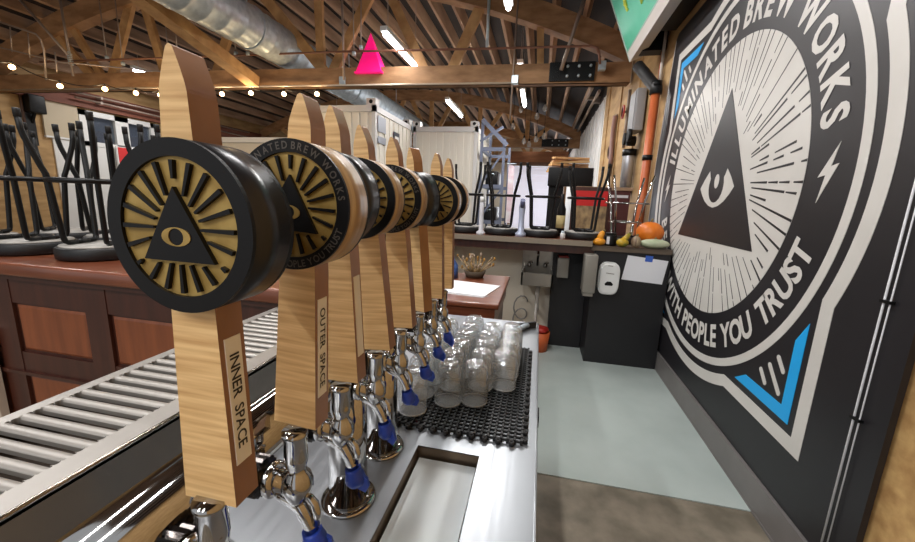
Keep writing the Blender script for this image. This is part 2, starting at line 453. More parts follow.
fluor(-2.235, -2.9, -1.4, 3.6, 'added unseen fluorescent tube behind the viewpoint, left, to light the handle fronts', LP*1.3)  # added out-of-view lamp that brightens the surfaces facing the camera
fluor(-.52, -2.9, -1.4, 3.6, 'added unseen fluorescent tube behind the viewpoint, right, to light the handle fronts', LP*1.0)  # second added lamp behind the camera, for the same front surfaces
fluor(-.52, 3.4, 4.8, 3.6, 'fluorescent tube high over the far counter', LP)
fluor(-5.8, 1.5, 3.1, 3.6, 'fluorescent tube high over the seating side', LP)
fluor(-5.8, 9, 10.4, 3.6, 'fluorescent tube far back over the seating side', LP)
fluor(-.5, 15.2, 16.8, 3.7, 'fluorescent tube before the loading door', LP*1.5)
p = at(521, 122, 1, 13)

# warm string lights
bulbs = [(12, 67, 4.3), (60, 86, 4.75), (105, 89, 5.15), (136, 93, 5.45), (160, 95, 5.7), (222, 94, 5.75), (251, 93, 5.78), (284, 94, 5.8), (317, 94, 5.82)]
BULB = emit('warm_bulb_glow', (255, 206, 140), 14)
st = thing('string_lights', 'string of warm glowing round bulbs under the nearest truss', 'string lights', at(160, 92, 1, 5.7))
pts = [at(-30, 52, 1, 4.0)]
for px, py, y in bulbs: pts.append(at(px, py-5, 1, y))
cp = []
for a, b in zip(pts, pts[1:]):
    for k in range(6):
        u = k/6; q = a.lerp(b, u); q.z -= .05*4*u*(1-u); cp.append(q)
cp.append(pts[-1])
obj('cord', MB().tube(cp, .007, 6), BLACKM, st)
for px, py, y in bulbs:
    c = at(px, py, 1, y)
    b = obj('bulb', MB().sphere(c, .036, 12, 8), BULB, st)
    obj('socket', MB().lathe([(.014, .03), (.016, .06), (.01, .08)], c, 'Z', 10), BLACKM, b)
    l = bpy.data.lights.new('bulb_lamp', 'POINT'); l.energy = 5; l.color = (1, .72, .4); l.shadow_soft_size = .04
    lo = bpy.data.objects.new('bulb_lamp', l); COL.objects.link(lo); lo.parent = st; lo.location = c-st.location+Vector((0, -.06, -.03))

# clear pendant bulbs deep in the room
PB = glassmat('clear_bulb_glass', (250, 240, 225), white=.35)
for i, (px, py, lab) in enumerate(((545, 108, 'clear pendant bulb, rightmost of the cluster under the second truss'), (537, 116, 'clear pendant bulb left of the rightmost one in the cluster'), (521, 109, 'clear pendant bulb under the hanging fluorescent tube'),
                     (513, 126, 'clear pendant bulb, leftmost and low in the cluster'), (536, 139, 'clear pendant bulb just above the wooden door header'), (524, 141, 'clear pendant bulb, left one of the pair above the door header'), (544, 136, 'clear pendant bulb in front of the far splice plate'), (529, 144, 'clear pendant bulb, lowest of the cluster'))):
    c = at(px, py, 1, 11.2+i*.15)
    t = thing('pendant_bulb', lab, 'pendant light', c, 'clear pendant bulbs')
    obj('bulb', MB().lathe([(0, -.1), (.05, -.08), (.07, -.02), (.05, .05), (.025, .09)], c, 'Z', 12), PB, t)
    obj('socket', MB().lathe([(.028, .08), (.028, .15), (.008, .17)], c, 'Z', 10), BLACKM, t)
    obj('cord', MB().tube([c+Vector((0, 0, .16)), (c.x, c.y, arch(c.x)+.5)], .006, 6), BLACKM, t)

# hanging rods, conduits, sprinkler pipe
def rod(name, label, px0, py0, px1, py1, Y, r, m, cat='hanger rod', group=None, extra=None):
    a = at(px0, py0, 1, Y); b = at(px1, py1, 1, Y)
    a = b+(a-b)*1.25 if py0 <= 0 else a
    t = thing(name, label, cat, b, group)
    obj('rod', MB().tube([a, b], r, 8), m, t)
    if extra: extra(t, a, b)
    return t
def nut(t, a, b): obj('clamp', MB().lathe([(.03, -.02), (.03, .03)], b, 'Z', 8), GALV, t)
def coil(t, a, b):
    d_ = (b-a).normalized(); c = b.lerp(a, .12)
    obj('spring', MB().tube([c+Vector((.03*cos(k*.9), .03*sin(k*.9), 0))-d_*(k*.004) for k in range(50)], .008, 6), GALV, t)
rod('hanger_rod', 'thick steel hanger rod with a spring, at upper left', 60, 0, 73, 76, 5.3, .018, CONDUIT, extra=coil)
rod('hanger_rod', 'slanted steel brace pole at upper left, meeting the rod with the spring', 20, 0, 67, 54, 5.2, .02, CONDUIT)
for k, (a, b, c, dd_, lab) in enumerate(((99, 0, 107, 58, 'thin steel hanger rod, left one of the pair above the left string bulbs'), (115, 0, 123, 64, 'thin steel hanger rod, right one of the pair above the left string bulbs'),
        (231, 0, 236, 54, 'thin steel hanger rod in front of the silver duct, left one'), (244, 0, 248, 54, 'thin steel hanger rod in front of the silver duct, right one'),
        (353, 0, 354, 54, 'thin steel hanger rod just left of the pink pyramid'), (361, 0, 361, 48, 'thin steel hanger rod above the tip of the pink pyramid'), (165, 20, 168, 52, 'short steel hanger rod left of the nearest handle tip'), (175, 22, 177, 50, 'short steel hanger rod right of the nearest handle tip'))):
    rod('hanger_rod', lab, a, b, c, dd_, 5.6, .009, CONDUIT, group='thin hanger rods', extra=nut)
rod('conduit', 'steel conduit dropping to the junction box on the truss chord left of the pyramid', 342, 0, 344, 80, 5.85, .018, CONDUIT, 'conduit')
rod('conduit', 'bluish double steel conduit dropping through the truss above the sink', 489, 0, 487, 48, 5.9, .022, GALV, 'conduit')
rod('conduit', 'thin steel conduit running down past the truss chord at its junction box', 518, 0, 510, 120, 5.95, .012, CONDUIT, 'conduit')
rod('conduit', 'slanted steel brace pole right of the splice plate, reaching to the roof', 584, 0, 561, 70, 5.9, .026, CONDUIT, 'conduit')
a = at(0, 90, 1, 5.55); b = at(512, 83, 1, 5.97)
t = thing('conduit', 'long thin conduit fixed along the face of the nearest truss chord', 'conduit', b)
obj('pipe', MB().tube([a, a.lerp(b, .5), b], .014, 8), mat('bright_conduit', (206, 190, 170), .4, .3), t)
for px, py, lab in ((515, 80, 'small grey junction box on the truss chord, centre right'), (343, 81, 'small grey junction box on the truss chord below the conduit left of the pyramid'), (602, 66, 'small grey junction box at the right end of the truss')):
    c = at(px, py, 1, 5.93)
    t = thing('junction_box', lab, 'junction box', c)
    obj('box_body', MB().rbox(c.x-.05, c.x+.05, c.y-.04, c.y+.04, c.z-.06, c.z+.06, .01), GALV, t)
    obj('cover', MB().box(c.x-.044, c.x+.044, c.y-.046, c.y-.04, c.z-.05, c.z+.05), GALV, t)
pp = [at(330, 52, 1, 5.7), at(470, 49, 1, 5.75), at(590, 46, 1, 5.8), at(597, 48, 1, 5.8), at(599, 53, 1, 5.8), at(600, 64, 1, 5.8)]
pp = [at(40, 62, 1, 5.4), at(190, 57, 1, 5.55)]+pp
t = thing('sprinkler_pipe', 'thin brown sprinkler pipe crossing the nearest truss', 'pipe', pp[3])
obj('pipe', MB().tube(pp, .016, 8), REDPIPE, t)
obj('elbow', MB().tube([pp[4], pp[5], pp[6]], .021, 8), REDPIPE, t)
pp = [at(0, 22, 1, 4.6), at(36, 34, 1, 4.75), at(41, 40, 1, 4.78), at(44, 50, 1, 4.8), at(46, 80, 1, 4.85)]
t = thing('conduit', 'bent steel conduit with drop rods at the far upper left', 'conduit', pp[-1])
obj('pipe', MB().tube(pp, .013, 8), CONDUIT, t)
for px, a, b in ((10, 27, 52), (28, 33, 58), (55, 52, 72)):
    obj('drop_rod', MB().tube([at(px, a, 1, 4.7), at(px+2, b, 1, 4.7)], .009, 6), CONDUIT, t)
pp = [at(-10, 45, 1, 4.6), at(60, 62, 1, 4.9), at(165, 72, 1, 5.3)]
t = thing('conduit', 'thin steel conduit sloping along the left string lights', 'conduit', pp[1])
obj('pipe', MB().tube(pp, .01, 8), CONDUIT, t)
# strings of conduit far left under the beam and far right above the white wall
for k, (p0, p1, lab) in enumerate((((75, 92), (165, 113), 'upper steel conduit along the red-brown beam over the windows'), ((75, 97), (165, 118), 'lower steel conduit along the red-brown beam over the windows'))):
    a = at(*p0, 0, LEFTX+.25); b = at(*p1, 0, LEFTX+.25)
    t = thing('conduit', lab, 'conduit', a); obj('pipe', MB().tube([a, b+(b-a)*1.5], .02, 8), CONDUIT, t)
    obj('clip', MB().box(a.x-.2, a.x+.02, a.y+.5, a.y+.55, a.z-.03, a.z+.03), CONDUIT, t)
for k, (x, z, lab) in enumerate(((W-.12, 3.72, 'outer steel pipe running along the top of the white panelled wall'), (W-.26, 3.8, 'inner steel pipe running along the top of the white panelled wall'))):
    t = thing('pipe_run', lab, 'pipe', (x, 8.7, z)); obj('pipe', MB().tube([(x, 8.7, z), (x, 19.5, z)], .035, 8), CONDUIT, t)
    obj('bracket', MB().box(x-.02, W+.03, 9.5, 9.55, z-.05, z+.02), CONDUIT, t)

# pink pyramid standing on the truss chord
PINK = mat('hot_pink_paint', (255, 30, 128), .4)
PB_ = MATS['hot_pink_paint'].node_tree.nodes['Principled BSDF']; PB_.inputs['Emission Color'].default_value = lin((255, 20, 118)); PB_.inputs['Emission Strength'].default_value = .55
c = at(371, 74, 1, 5.98); ap = at(371, 33, 1, 6.05)
hw = .215
py = MB().add([(c.x-hw, c.y-.1, c.z), (c.x+hw, c.y-.1, c.z), (c.x+hw, c.y+.22, c.z), (c.x-hw-.03, c.y+.22, c.z), (ap.x, c.y+.06, ap.z)], [(3, 2, 1, 0), (0, 1, 4), (1, 2, 4), (2, 3, 4), (3, 0, 4)])
t = thing('pyramid', 'glowing hot pink pyramid standing on the roof truss chord', 'pyramid lamp', c)
obj('shade', py, PINK, t)
obj('base_rim', MB().box(c.x-hw-.02, c.x+hw+.01, c.y-.11, c.y+.23, c.z-.012, c.z+.012), PINK, t)

# ================================================================== MURAL
YC, ZC = 2.851, 1.6096
def fm_(u, v, d): return Vector((W-d, YC-u, ZC+v))
mu = thing('wall_mural', 'huge black wall mural with a white round eye-in-triangle emblem lettered ILLUMINATED BREW WORKS', 'mural', (W, YC, .17))
pan = MB().poly([(-1.49, -1.44), (1.504, -1.44), (1.504, 1.405), (-1.30, 1.405), (-1.34, 1.372), (-1.49, .27)], -.02, 0, fm_)
obj('panel', pan, MURALBLK, mu)
obj('edge_line', MB().poly([(-1.49, -1.3), (-1.475, -1.3), (-1.475, .27), (-1.335, 1.35), (-1.345, 1.36), (-1.49, .27)], 0, .002, fm_), MURALGREY, mu)
TH = [2*pi*k/180 for k in range(180)]
def circ(r, n=128): return [(r*sin(2*pi*k/n), r*cos(2*pi*k/n)) for k in range(n)]
obj('emblem_disc', MB().poly(circ(.858), 0, .002, fm_), MURALWHT, mu)
obj('ring_line', MB().strip(circ(1.182), circ(1.136), 0, .002, fm_), MURALWHT, mu)
def union(R, S):
    th = sorted(set([2*pi*k/160 for k in range(160)]+[q*pi/2+s*math.acos(S/R) for q in range(4) for s in (1, -1)]))
    return [(max(R, S/max(abs(cos(t)), abs(sin(t)), 1e-9))*sin(t), max(R, S/max(abs(cos(t)), abs(sin(t)), 1e-9))*cos(t)) for t in th]
def union_pair(Ro, So, Ri, Si):
    th = sorted(set([2*pi*k/160 for k in range(160)]+[(q*pi/2+s*math.acos(S/R)) % (2*pi) for q in range(4) for s in (1, -1) for R, S in ((Ro, So), (Ri, Si))]))
    f = lambda R, S: [(max(R, S/max(abs(cos(t)), abs(sin(t)), 1e-9))*sin(t), max(R, S/max(abs(cos(t)), abs(sin(t)), 1e-9))*cos(t)) for t in th]
    return f(Ro, So), f(Ri, Si)
fo, fi = union_pair(1.297, 1.187, 1.229, 1.121)
obj('frame_line', MB().strip(fo, fi, 0, .002, fm_), MURALWHT, mu)
# rays of the sunburst
rm = MB(); rnd = random.Random(4)
nr = 80
for k in range(nr):
    th = 2*pi*(k+.5*rnd.random())/nr; r0 = rnd.uniform(.36, .5) if abs(sin(th)) > .5 else rnd.uniform(.42, .6)
    u, v = sin(th), cos(th)
    # stay outside the triangle
    while True:
        p, q = r0*u, r0*v
        if q > -.42 and abs(p) < (.62-q)*.6: r0 += .03
        else: break
    side = abs(u) > .75 and u > 0
    wd = .0095 if side else .0052
    r = r0
    while r < .856:
        ln = rnd.choice((.08, .16, .3, .5)); e = min(r+ln, .858)
        if e-r > .02:
            w0, w1 = wd*.7, wd*1.3
            rm.poly([(r*u-v*w0/2, r*v+u*w0/2), (e*u-v*w1/2, e*v+u*w1/2), (e*u+v*w1/2, e*v-u*w1/2), (r*u+v*w0/2, r*v-u*w0/2)], .002, .003, fm_)
        r = e+rnd.choice((.012, .03, .05, .5))
obj('sunburst_rays', rm, MURALBLK, mu)
def eye_shapes(k):
    """triangle, eye white and pupil outlines, scaled by k"""
    tri = [(0, .585*k), (.56*k, -.385*k), (-.56*k, -.385*k)]
    lo = [(-.245, -.03), (-.2, -.075), (-.14, -.118), (-.07, -.148), (0, -.16), (.07, -.148), (.14, -.118), (.2, -.075), (.245, -.03), (.19, .03), (.125, .085)]
    inn = []
    for i in range(13):
        a = radians(28-(208+28-0)*i/12); inn.append((.108*cos(a), -.018+.11*sin(a)))
    eye = lo+[(.108, .05)]+inn+[(-.108, .05), (-.125, .085), (-.19, .03)]
    pup = [(.033*sin(2*pi*i/20), .012+.046*cos(2*pi*i/20)) for i in range(20)]
    return tri, [(u*k, v*k) for u, v in eye], [(u*k, v*k) for u, v in pup]
tri, eye, pup = eye_shapes(1)
obj('triangle', MB().poly(tri, .002, .004, fm_), MURALBLK, mu)
obj('eye_outline', MB().poly(eye, .004, .005, fm_), MURALWHT, mu)
obj('pupil', MB().poly(pup, .004, .005, fm_), MURALWHT, mu)
for wd_, r_, a0, a1, tp in (('ILLUMINATED', .922, -77.5, -2.6, True), ('BREW', .922, .9, 33.2, True), ('WORKS', .922, 37.2, 79.3, True),
                          ('BEER', 1.066, 254.5, 226.5, False), ('WITH', 1.066, 221.5, 195.8, False), ('PEOPLE', 1.066, 191.5, 160.6, False), ('YOU', 1.066, 156.6, 138.4, False), ('TRUST', 1.066, 133.6, 107.6, False)):
    tx = MB(); letters(tx, arc_text(wd_, r_, a0, a1, tp), fm_, .002, .142 if tp else .135, .036, .84)
    obj('lettering', tx, MURALWHT, mu)
# corner chevrons, tick marks and lightning bolts
for sx, sy in ((1, -1), (-1, -1), (1, 1), (-1, 1)):
    o_, i_, R = 1.083, 1.022, 1.247
    e1 = sqrt(R*R-o_*o_); e2 = sqrt(R*R-i_*i_)
    P = [(o_, e1), (o_, o_), (e1, o_), (e2, i_), (i_, i_), (i_, e2)]
    P = [(sx*u, sy*v) for u, v in P]
    obj('corner_chevron', MB().poly(P, 0, .002, fm_), BLUE, mu)
    tk = MB(); dx, dy = sx*.7071, sy*.7071
    for off, a, b in ((0, 1.245, 1.405), (.077, 1.238, 1.33), (-.077, 1.238, 1.33)):
        q = []
        for i in range(9):
            t = pi/2+pi*i/8; q.append((a+.012*cos(t)+.012, .0125*sin(t)))
        for i in range(9):
            t = -pi/2+pi*i/8; q.append((b+.012*cos(t)-.012, .0125*sin(t)))
        tk.poly([(r*dx-(s+off)*dy, r*dy+(s+off)*dx) for r, s in q], 0, .002, fm_)
    obj('tick_marks', tk, MURALWHT, mu)
for cx in (.998, -.998):
    b = [(.035, .115), (-.055, -.02), (-.012, -.012), (-.035, -.125), (.05, .03), (.01, .022)]
    obj('lightning_bolt', MB().poly([(cx+u, v) for u, v in b], 0, .002, fm_), MURALWHT, mu)

# twin white cables down the panel
for k, (yy, r, lab) in enumerate(((1.458, .0075, 'thicker white cable running down the black wall panel right of the mural'), (1.435, .005, 'thinner white cable beside the thicker one on the black wall panel'))):
    t = thing('wall_cable', lab, 'cable', (W-.01, yy, .3))
    obj('cable', MB().tube([(W-.008, yy, .17), (W-.008, yy+.002, 1.0), (W-.008, yy, 2.6)], r*.46, 8), PAPER, t)
    if k == 0:
        for z in (.75, 1.17, 1.62): obj('clip', MB().box(W-.016, W, 1.43, 1.468, z-.005, z+.005), BLACKM, t)

# ------------------------------------------------------------------ menu screen above the mural
tilt = radians(23)
zb, xb = 3.0, .855
def ft(u, v, d):   # u along Y, v up the screen, d behind the face
    return Vector((xb-sin(tilt)*v+cos(tilt)*d, u, zb+cos(tilt)*v+sin(tilt)*d))
ms = thing('menu_screen', 'tilted green menu screen with yellow scribbles hanging high above the mural', 'screen', (xb, 4.0, zb))
obj('casing', MB().poly([(2.4, 0), (4.82, 0), (4.82, .85), (2.4, .85)], .004, .13, ft), mat('screen_casing_grey', (214, 208, 202), .5), ms)
bz = MB()
for a, b, c, d_ in ((2.4, 4.82, .095, .108), (2.4, 4.82, .835, .85), (2.4, 2.415, 0, .85), (4.805, 4.82, 0, .85)): bz.poly([(a, c), (b, c), (b, d_), (a, d_)], -.004, .004, ft)
obj('bezel', bz, mat('bezel_pale', (170, 190, 180), .5), ms)
GREEN = mat('screen_green', (78, 172, 140), .45, c2=(92, 182, 152), scale=(2, 3, 3))
g = GREEN.node_tree.nodes['Principled BSDF']; g.inputs['Emission Color'].default_value = lin((70, 170, 138)); g.inputs['Emission Strength'].default_value = .15
obj('screen_face', MB().poly([(2.415, .105), (4.79, .105), (4.79, .835), (2.415, .835)], .0, .004, ft), GREEN, ms)
sk = MB(); sr = random.Random(3)
for cu, cv, s_ in ((4.40, .46, .10), (3.98, .30, .07), (4.3, .72, .1), (3.6, .62, .12), (3.2, .4, .1)):
    pts = [ft(cu+sr.uniform(-1, 1)*s_*.5, cv+sr.uniform(-1, 1)*s_, -.006) for _ in range(14)]
    obj('chalk_scribble', MB().tube(pts, .008, 5), mat('chalk_yellow', (214, 224, 88), .7), ms)
obj('lower_trim', MB().poly([(2.4, 0), (4.82, 0), (4.82, .095), (2.4, .095)], -.002, .004, ft), mat('screen_casing_grey', (150, 146, 142), .5), ms)
obj('mount_and_shadow', MB().box(xb+.1, W+.01, 2.5, 4.3, zb+.1, zb+.3).box(xb+.06, W+.01, 4.55, 4.7, zb+.02, zb+.28), BLACK, ms)  # one black block for the mount and the shadow behind the screen

# ------------------------------------------------------------------ pipes and fittings on the plywood beyond the mural
ORANGE = mat('orange_pipe', (204, 108, 58), .45, c2=(182, 88, 46), scale=(6, 6, 3))
p0 = at(656, 88, 0, W-.1); p1 = at(637, 240, 0, W-.1)
t = thing('drain_pipe', 'orange vertical pipe with a black elbow on the plywood wall left of the mural', 'pipe', p1)
yy = (p0.y+p1.y)/2
obj('pipe', MB().tube([(W-.1, yy, .005), (W-.1, yy, p0.z-.04)], .042, 14), ORANGE, t)
q = [(W-.1, yy, p0.z-.06), (W-.1, yy, p0.z+.0), at(651, 82, 0, W-.12), at(644, 73, 0, W-.17), at(638, 66, 0, W-.22)]
obj('elbow', MB().tube(q, .058, 14), RUBBER, t)
obj('clamp', MB().lathe([(.05, 1.9), (.05, 1.95)], (W-.1, yy, 0), 'Z', 14).lathe([(.05, 2.6), (.05, 2.65)], (W-.1, yy, 0), 'Z', 14), BLACKM, t)
c = at(662, 60, 0, W-.02)
t = thing('wall_conduit', 'thin pale conduit with copper strip running up beside the mural edge', 'conduit', c)
obj('conduit', MB().tube([(W-.015, c.y, .9), (W-.015, c.y, 3.9)], .016, 8), mat('pale_conduit', (210, 200, 190), .5), t)
obj('copper_strip', MB().tube([(W-.012, c.y+.06, .9), (W-.012, c.y+.06, 3.9)], .012, 8), mat('copper', (188, 96, 66), .4, .4), t)
# bottles / valves / hardware hung on the wall
def hang(name, label, cat, px, py, Xw, parts):
    c = at(px, py, 0, Xw); t = thing(name, label, cat, c)
    for nm, m, fn in parts: mb = MB(); fn(mb, c); obj(nm, mb, m, t)
REDM = mat('red_enamel', (170, 44, 36), .4)
SILVER = mat('satin_aluminium', (186, 188, 194), .35, .7)
hang('gas_regulator', 'black two-gauge regulator on the plywood wall beside the orange pipe', 'regulator', 631, 141, W-.08, [
    ('body', BLACKM, lambda m, c: m.lathe([(.0, -.06), (.06, -.05), (.06, .05), (0, .06)], c, 'X', 14)),
    ('gauge', BLACK, lambda m, c: m.lathe([(.075, -.02), (.075, .02)], c+Vector((-.05, .12, .04)), 'X', 16).lathe([(.075, -.02), (.075, .02)], c+Vector((-.05, -.12, .05)), 'X', 16))])
hang('water_filter', 'grey cylinder water filter under the black regulator on the plywood', 'filter', 627, 172, W-.065, [
    ('canister', SILVER, lambda m, c: m.lathe([(.0, -.26), (.07, -.25), (.075, .2), (.06, .25), (0, .25)], c, 'Z', 16)),
    ('cap', BLACKM, lambda m, c: m.lathe([(.085, -.27), (.085, -.21)], c, 'Z', 16)), ('cap', BLACKM, lambda m, c: m.lathe([(.085, .2), (.085, .28)], c, 'Z', 16))])
hang('valve', 'red hand valve with brass pipe high on the plywood edge', 'valve', 623, 112, W-.06, [
    ('hand_wheel', REDM, lambda m, c: m.lathe([(.09, -.012), (.1, 0), (.09, .012), (.07, .012), (.07, -.012)], c, 'X', 16)),
    ('stem', CONDUIT, lambda m, c: m.tube([c, c+Vector((.07, 0, 0))], .015, 8).tube([c+Vector((.06, 0, -.5)), c+Vector((.06, 0, .3))], .02, 8))])
hang('valve', 'smaller rusty hand valve lower down on the plywood edge', 'valve', 609, 152, W-.06, [
    ('hand_wheel', mat('rusty_iron', (128, 92, 76), .7), lambda m, c: m.lathe([(.1, -.012), (.115, 0), (.1, .012), (.08, .012), (.08, -.012)], c, 'X', 16)),
    ('stem', CONDUIT, lambda m, c: m.tube([c, c+Vector((.07, 0, 0))], .015, 8).tube([c+Vector((.06, 0, -.4)), c+Vector((.06, 0, .6))], .024, 8))])
hang('electrical_panel', 'pale grey electrical box on the plywood between the valve and the orange pipe', 'electrical box', 640, 112, W-.02, [
    ('enclosure', mat('pale_grey_enamel', (150, 150, 152), .5), lambda m, c: m.rbox(c.x-.09, c.x+.02, c.y-.16, c.y+.16, c.z-.24, c.z+.24, .012)),
    ('door', mat('pale_grey_enamel', (150, 150, 152), .5), lambda m, c: m.box(c.x-.1, c.x-.09, c.y-.14, c.y+.14, c.z-.22, c.z+.22))])
hang('wall_hook', 'black S-shaped hook hanging on the plywood right of the white panelled wall', 'hook', 609, 185, W-.05, [
    ('hook', BLACKM, lambda m, c: m.tube([c+Vector((0, .08*sin(k*.5), .32-k*.045)) for k in range(15)], .02, 8))])
hang('hose', 'pink-grey hose hanging down the plywood at the end of the white wall', 'hose', 613, 135, W-.05, [
    ('hose', mat('dusty_pink_hose', (150, 118, 112), .6), lambda m, c: m.tube([c+Vector((0, .05*sin(k*.4), .3-k*.07)) for k in range(12)], .035, 10))])

# ================================================================== STEEL UNDERBAR COUNTER
CZ = .863
ct = thing('steel_counter', 'brushed steel bar counter carrying the tap tower, glass mat and drip trough', 'counter', (-.3, .9, 0))
top = MB()
hx0, hx1, hy0, hy1 = -.243, -.094, .30, .772
x0, x1, y0, y1 = -.66, .037, .02, 1.80
for a, b, c, d_ in ((x0, hx0, y0, y1), (hx1, x1, y0, y1), (hx0, hx1, y0, hy0), (hx0, hx1, hy1, y1)):
    top.box(a, b, c, d_, CZ-.003, CZ)
obj('worktop', top, STEEL, ct)
ap_ = MB().box(x1-.004, x1, y0, y1, CZ-.055, CZ-.002).box(x0, x1, y1-.004, y1, CZ-.055, CZ-.002)
ap_.tube([(x1-.003, y0, CZ-.004), (x1-.003, y1, CZ-.004)], .0045, 8)
obj('edge', ap_, STEEL, ct)
tr = MB().box(hx0-.003, hx0, hy0, hy1, CZ-.06, CZ-.0005).box(hx1, hx1+.003, hy0, hy1, CZ-.06, CZ-.0005).box(hx0, hx1, hy0-.003, hy0, CZ-.06, CZ-.0005).box(hx0, hx1, hy1, hy1+.003, CZ-.06, CZ-.0005)
tr.box(hx0, hx1, hy0, hy1, CZ-.063, CZ-.06)
obj('trough', tr, mat('trough_steel', (128, 112, 94), .4, .7), ct)
obj('trough_liner', MB().box(hx0+.006, hx1-.006, hy0+.01, hy1-.008, CZ-.06, CZ-.026), mat('trough_liner_white', (206, 212, 212), .4, c2=(196, 202, 204), scale=(6, 6, 6)), ct)
obj('base', MB().box(x0+.05, x1-.03, y0, y1-.02, 0, CZ-.064), mat('underbar_dark_steel', (92, 92, 94), .5, .6), ct)
lg = MB()
obj('corner_tab', MB().box(x1-.002, x1+.006, 1.0, 1.05, CZ-.05, CZ-.015), BLACKM, ct)

# perforated drip tray ledge
TZ = 1.03
dt = thing('drip_tray', 'long raised steel drip tray with slots, at left below the bar panels', 'drip tray', (-.78, .6, CZ))
TX0, TX1, TY0, TY1 = -.925, -.641, -.25, 1.20
sx0, sx1 = -.899, -.690
sl = MB()
sl.box(TX0, sx0, TY0, TY1, TZ-.012, TZ); sl.box(sx1, TX1, TY0, TY1, TZ-.012, TZ)
sl.box(sx0, sx1, 1.165, TY1, TZ-.012, TZ)
y = TY0; per = .0315
rad = .0062
ys = []
y = .337-20*per
while y < 1.16:
    ys.append(y); y += per
# bars between slots with rounded slot ends
prev = TY0
def bar(y0_, y1_):
    # bar spans y0_..y1_; gently crowned
    prof = []
    for k in range(7):
        u = k/6; prof.append((y0_+(y1_-y0_)*u, TZ-.004+.004*sin(pi*u)**.6))
    n = len(prof); vs = []
    for xx in (sx0, sx1):
        vs += [(xx, a, b) for a, b in prof]+[(xx, y1_, TZ-.012), (xx, y0_, TZ-.012)]
    m = n+2
    sl.add(vs, [(i, i+1, m+i+1, m+i) for i in range(n-1)], 0, True)
    sl.add(vs, [(n-1, n, m+n, m+n-1), (n, n+1, m+n+1, m+n), (n+1, 0, m, m+n+1)])
def corner(cx, cy, sgn):
    """fills the corners outside a rounded slot end"""
    for s_ in (1, -1):
        arc = [(cx+sgn*rad*cos(radians(q)), cy+s_*rad*sin(radians(q))) for q in range(0, 91, 15)]
        P = [(cx+sgn*rad, cy+s_*rad)]+arc
        sl.poly(P, TZ-.012, TZ, lambda u, v, d: Vector((u, v, d)))
for y in ys:
    if y-rad > prev: bar(prev, y-rad)
    corner(sx1-rad, y, 1); corner(sx0+rad, y, -1)
    prev = y+rad
bar(prev, 1.165)
obj('slotted_top', sl, STEELX, dt)
sd = MB().box(TX1-.003, TX1, TY0, TY1, CZ, TZ-.001).box(TX0, TX0+.003, TY0, TY1, CZ, TZ-.001).box(TX0, TX1, TY1-.003, TY1, CZ, TZ-.001).box(TX0, TX1, TY0, TY0+.003, CZ, TZ-.001)
sd.tube([(TX1-.002, TY0, TZ-.003), (TX1-.002, TY1, TZ-.003)], .004, 8)
obj('apron', sd, APRON, dt)
obj('pan', MB().box(TX0+.004, TX1-.004, TY0+.004, TY1-.004, TZ-.06, TZ-.055), mat('pan_dark_steel', (84, 72, 62), .5, .6), dt)

# ------------------------------------------------------------------ tap tower
TX, TZC = -.333, 1.145
NTAP = [(.220, -.247, .6, 0), (.3185, -.2385, 3.9, 0), (.42, -.2415, -.8, 0), (.53, -.2415, -4.0, 0), (.64, -.2415, -3.2, 0), (.75, -.240, -5, -30), (.865, -.2425, 0, 0), (.972, -.2425, .4, 0)]
DISC = [(.006, .226), (-.001, .2326), (-.012, .238), (-.006, .239), (-.005, .239), (-.004, .239), (-.001, .236), (-.003, .239)]
tw = thing('tap_tower', 'polished chrome beer tower pipe with columns and eight faucets on the steel counter', 'beer tower', (TX, .6, CZ))
obj('header_pipe', MB().tube([(TX, .13, TZC), (TX, 1.07, TZC)], .035, 32), CHROME, tw)
for y in (.13, 1.07):
    s = 1 if y > .5 else -1
    obj('end_cap', MB().lathe([(.038, -.015), (.038, .004), (.03, .012), (0, .014)] if s > 0 else [(0, -.014), (.03, -.012), (.038, -.004), (.038, .015)], (TX, y, TZC), 'Y', 28), CHROME, tw)
for y in (.585, .745):
    col = obj('column', MB().lathe([(.0365, 0), (.0365, TZC-CZ-.02)], (TX+.008, y, CZ), 'Z', 32), CHROME, tw)
    obj('flange', MB().lathe([(.037, .007), (.05, .006), (.0525, .003), (.0525, .0), (.0, .0)], (TX+.008, y, CZ+.0005), 'Z', 36), CHROME, col)
    obj('collar', MB().lathe([(.0375, .235), (.040, .238), (.040, .262), (.0375, .266)], (TX+.008, y, CZ), 'Z', 32), CHROME, col)
TZF = TZC-.011
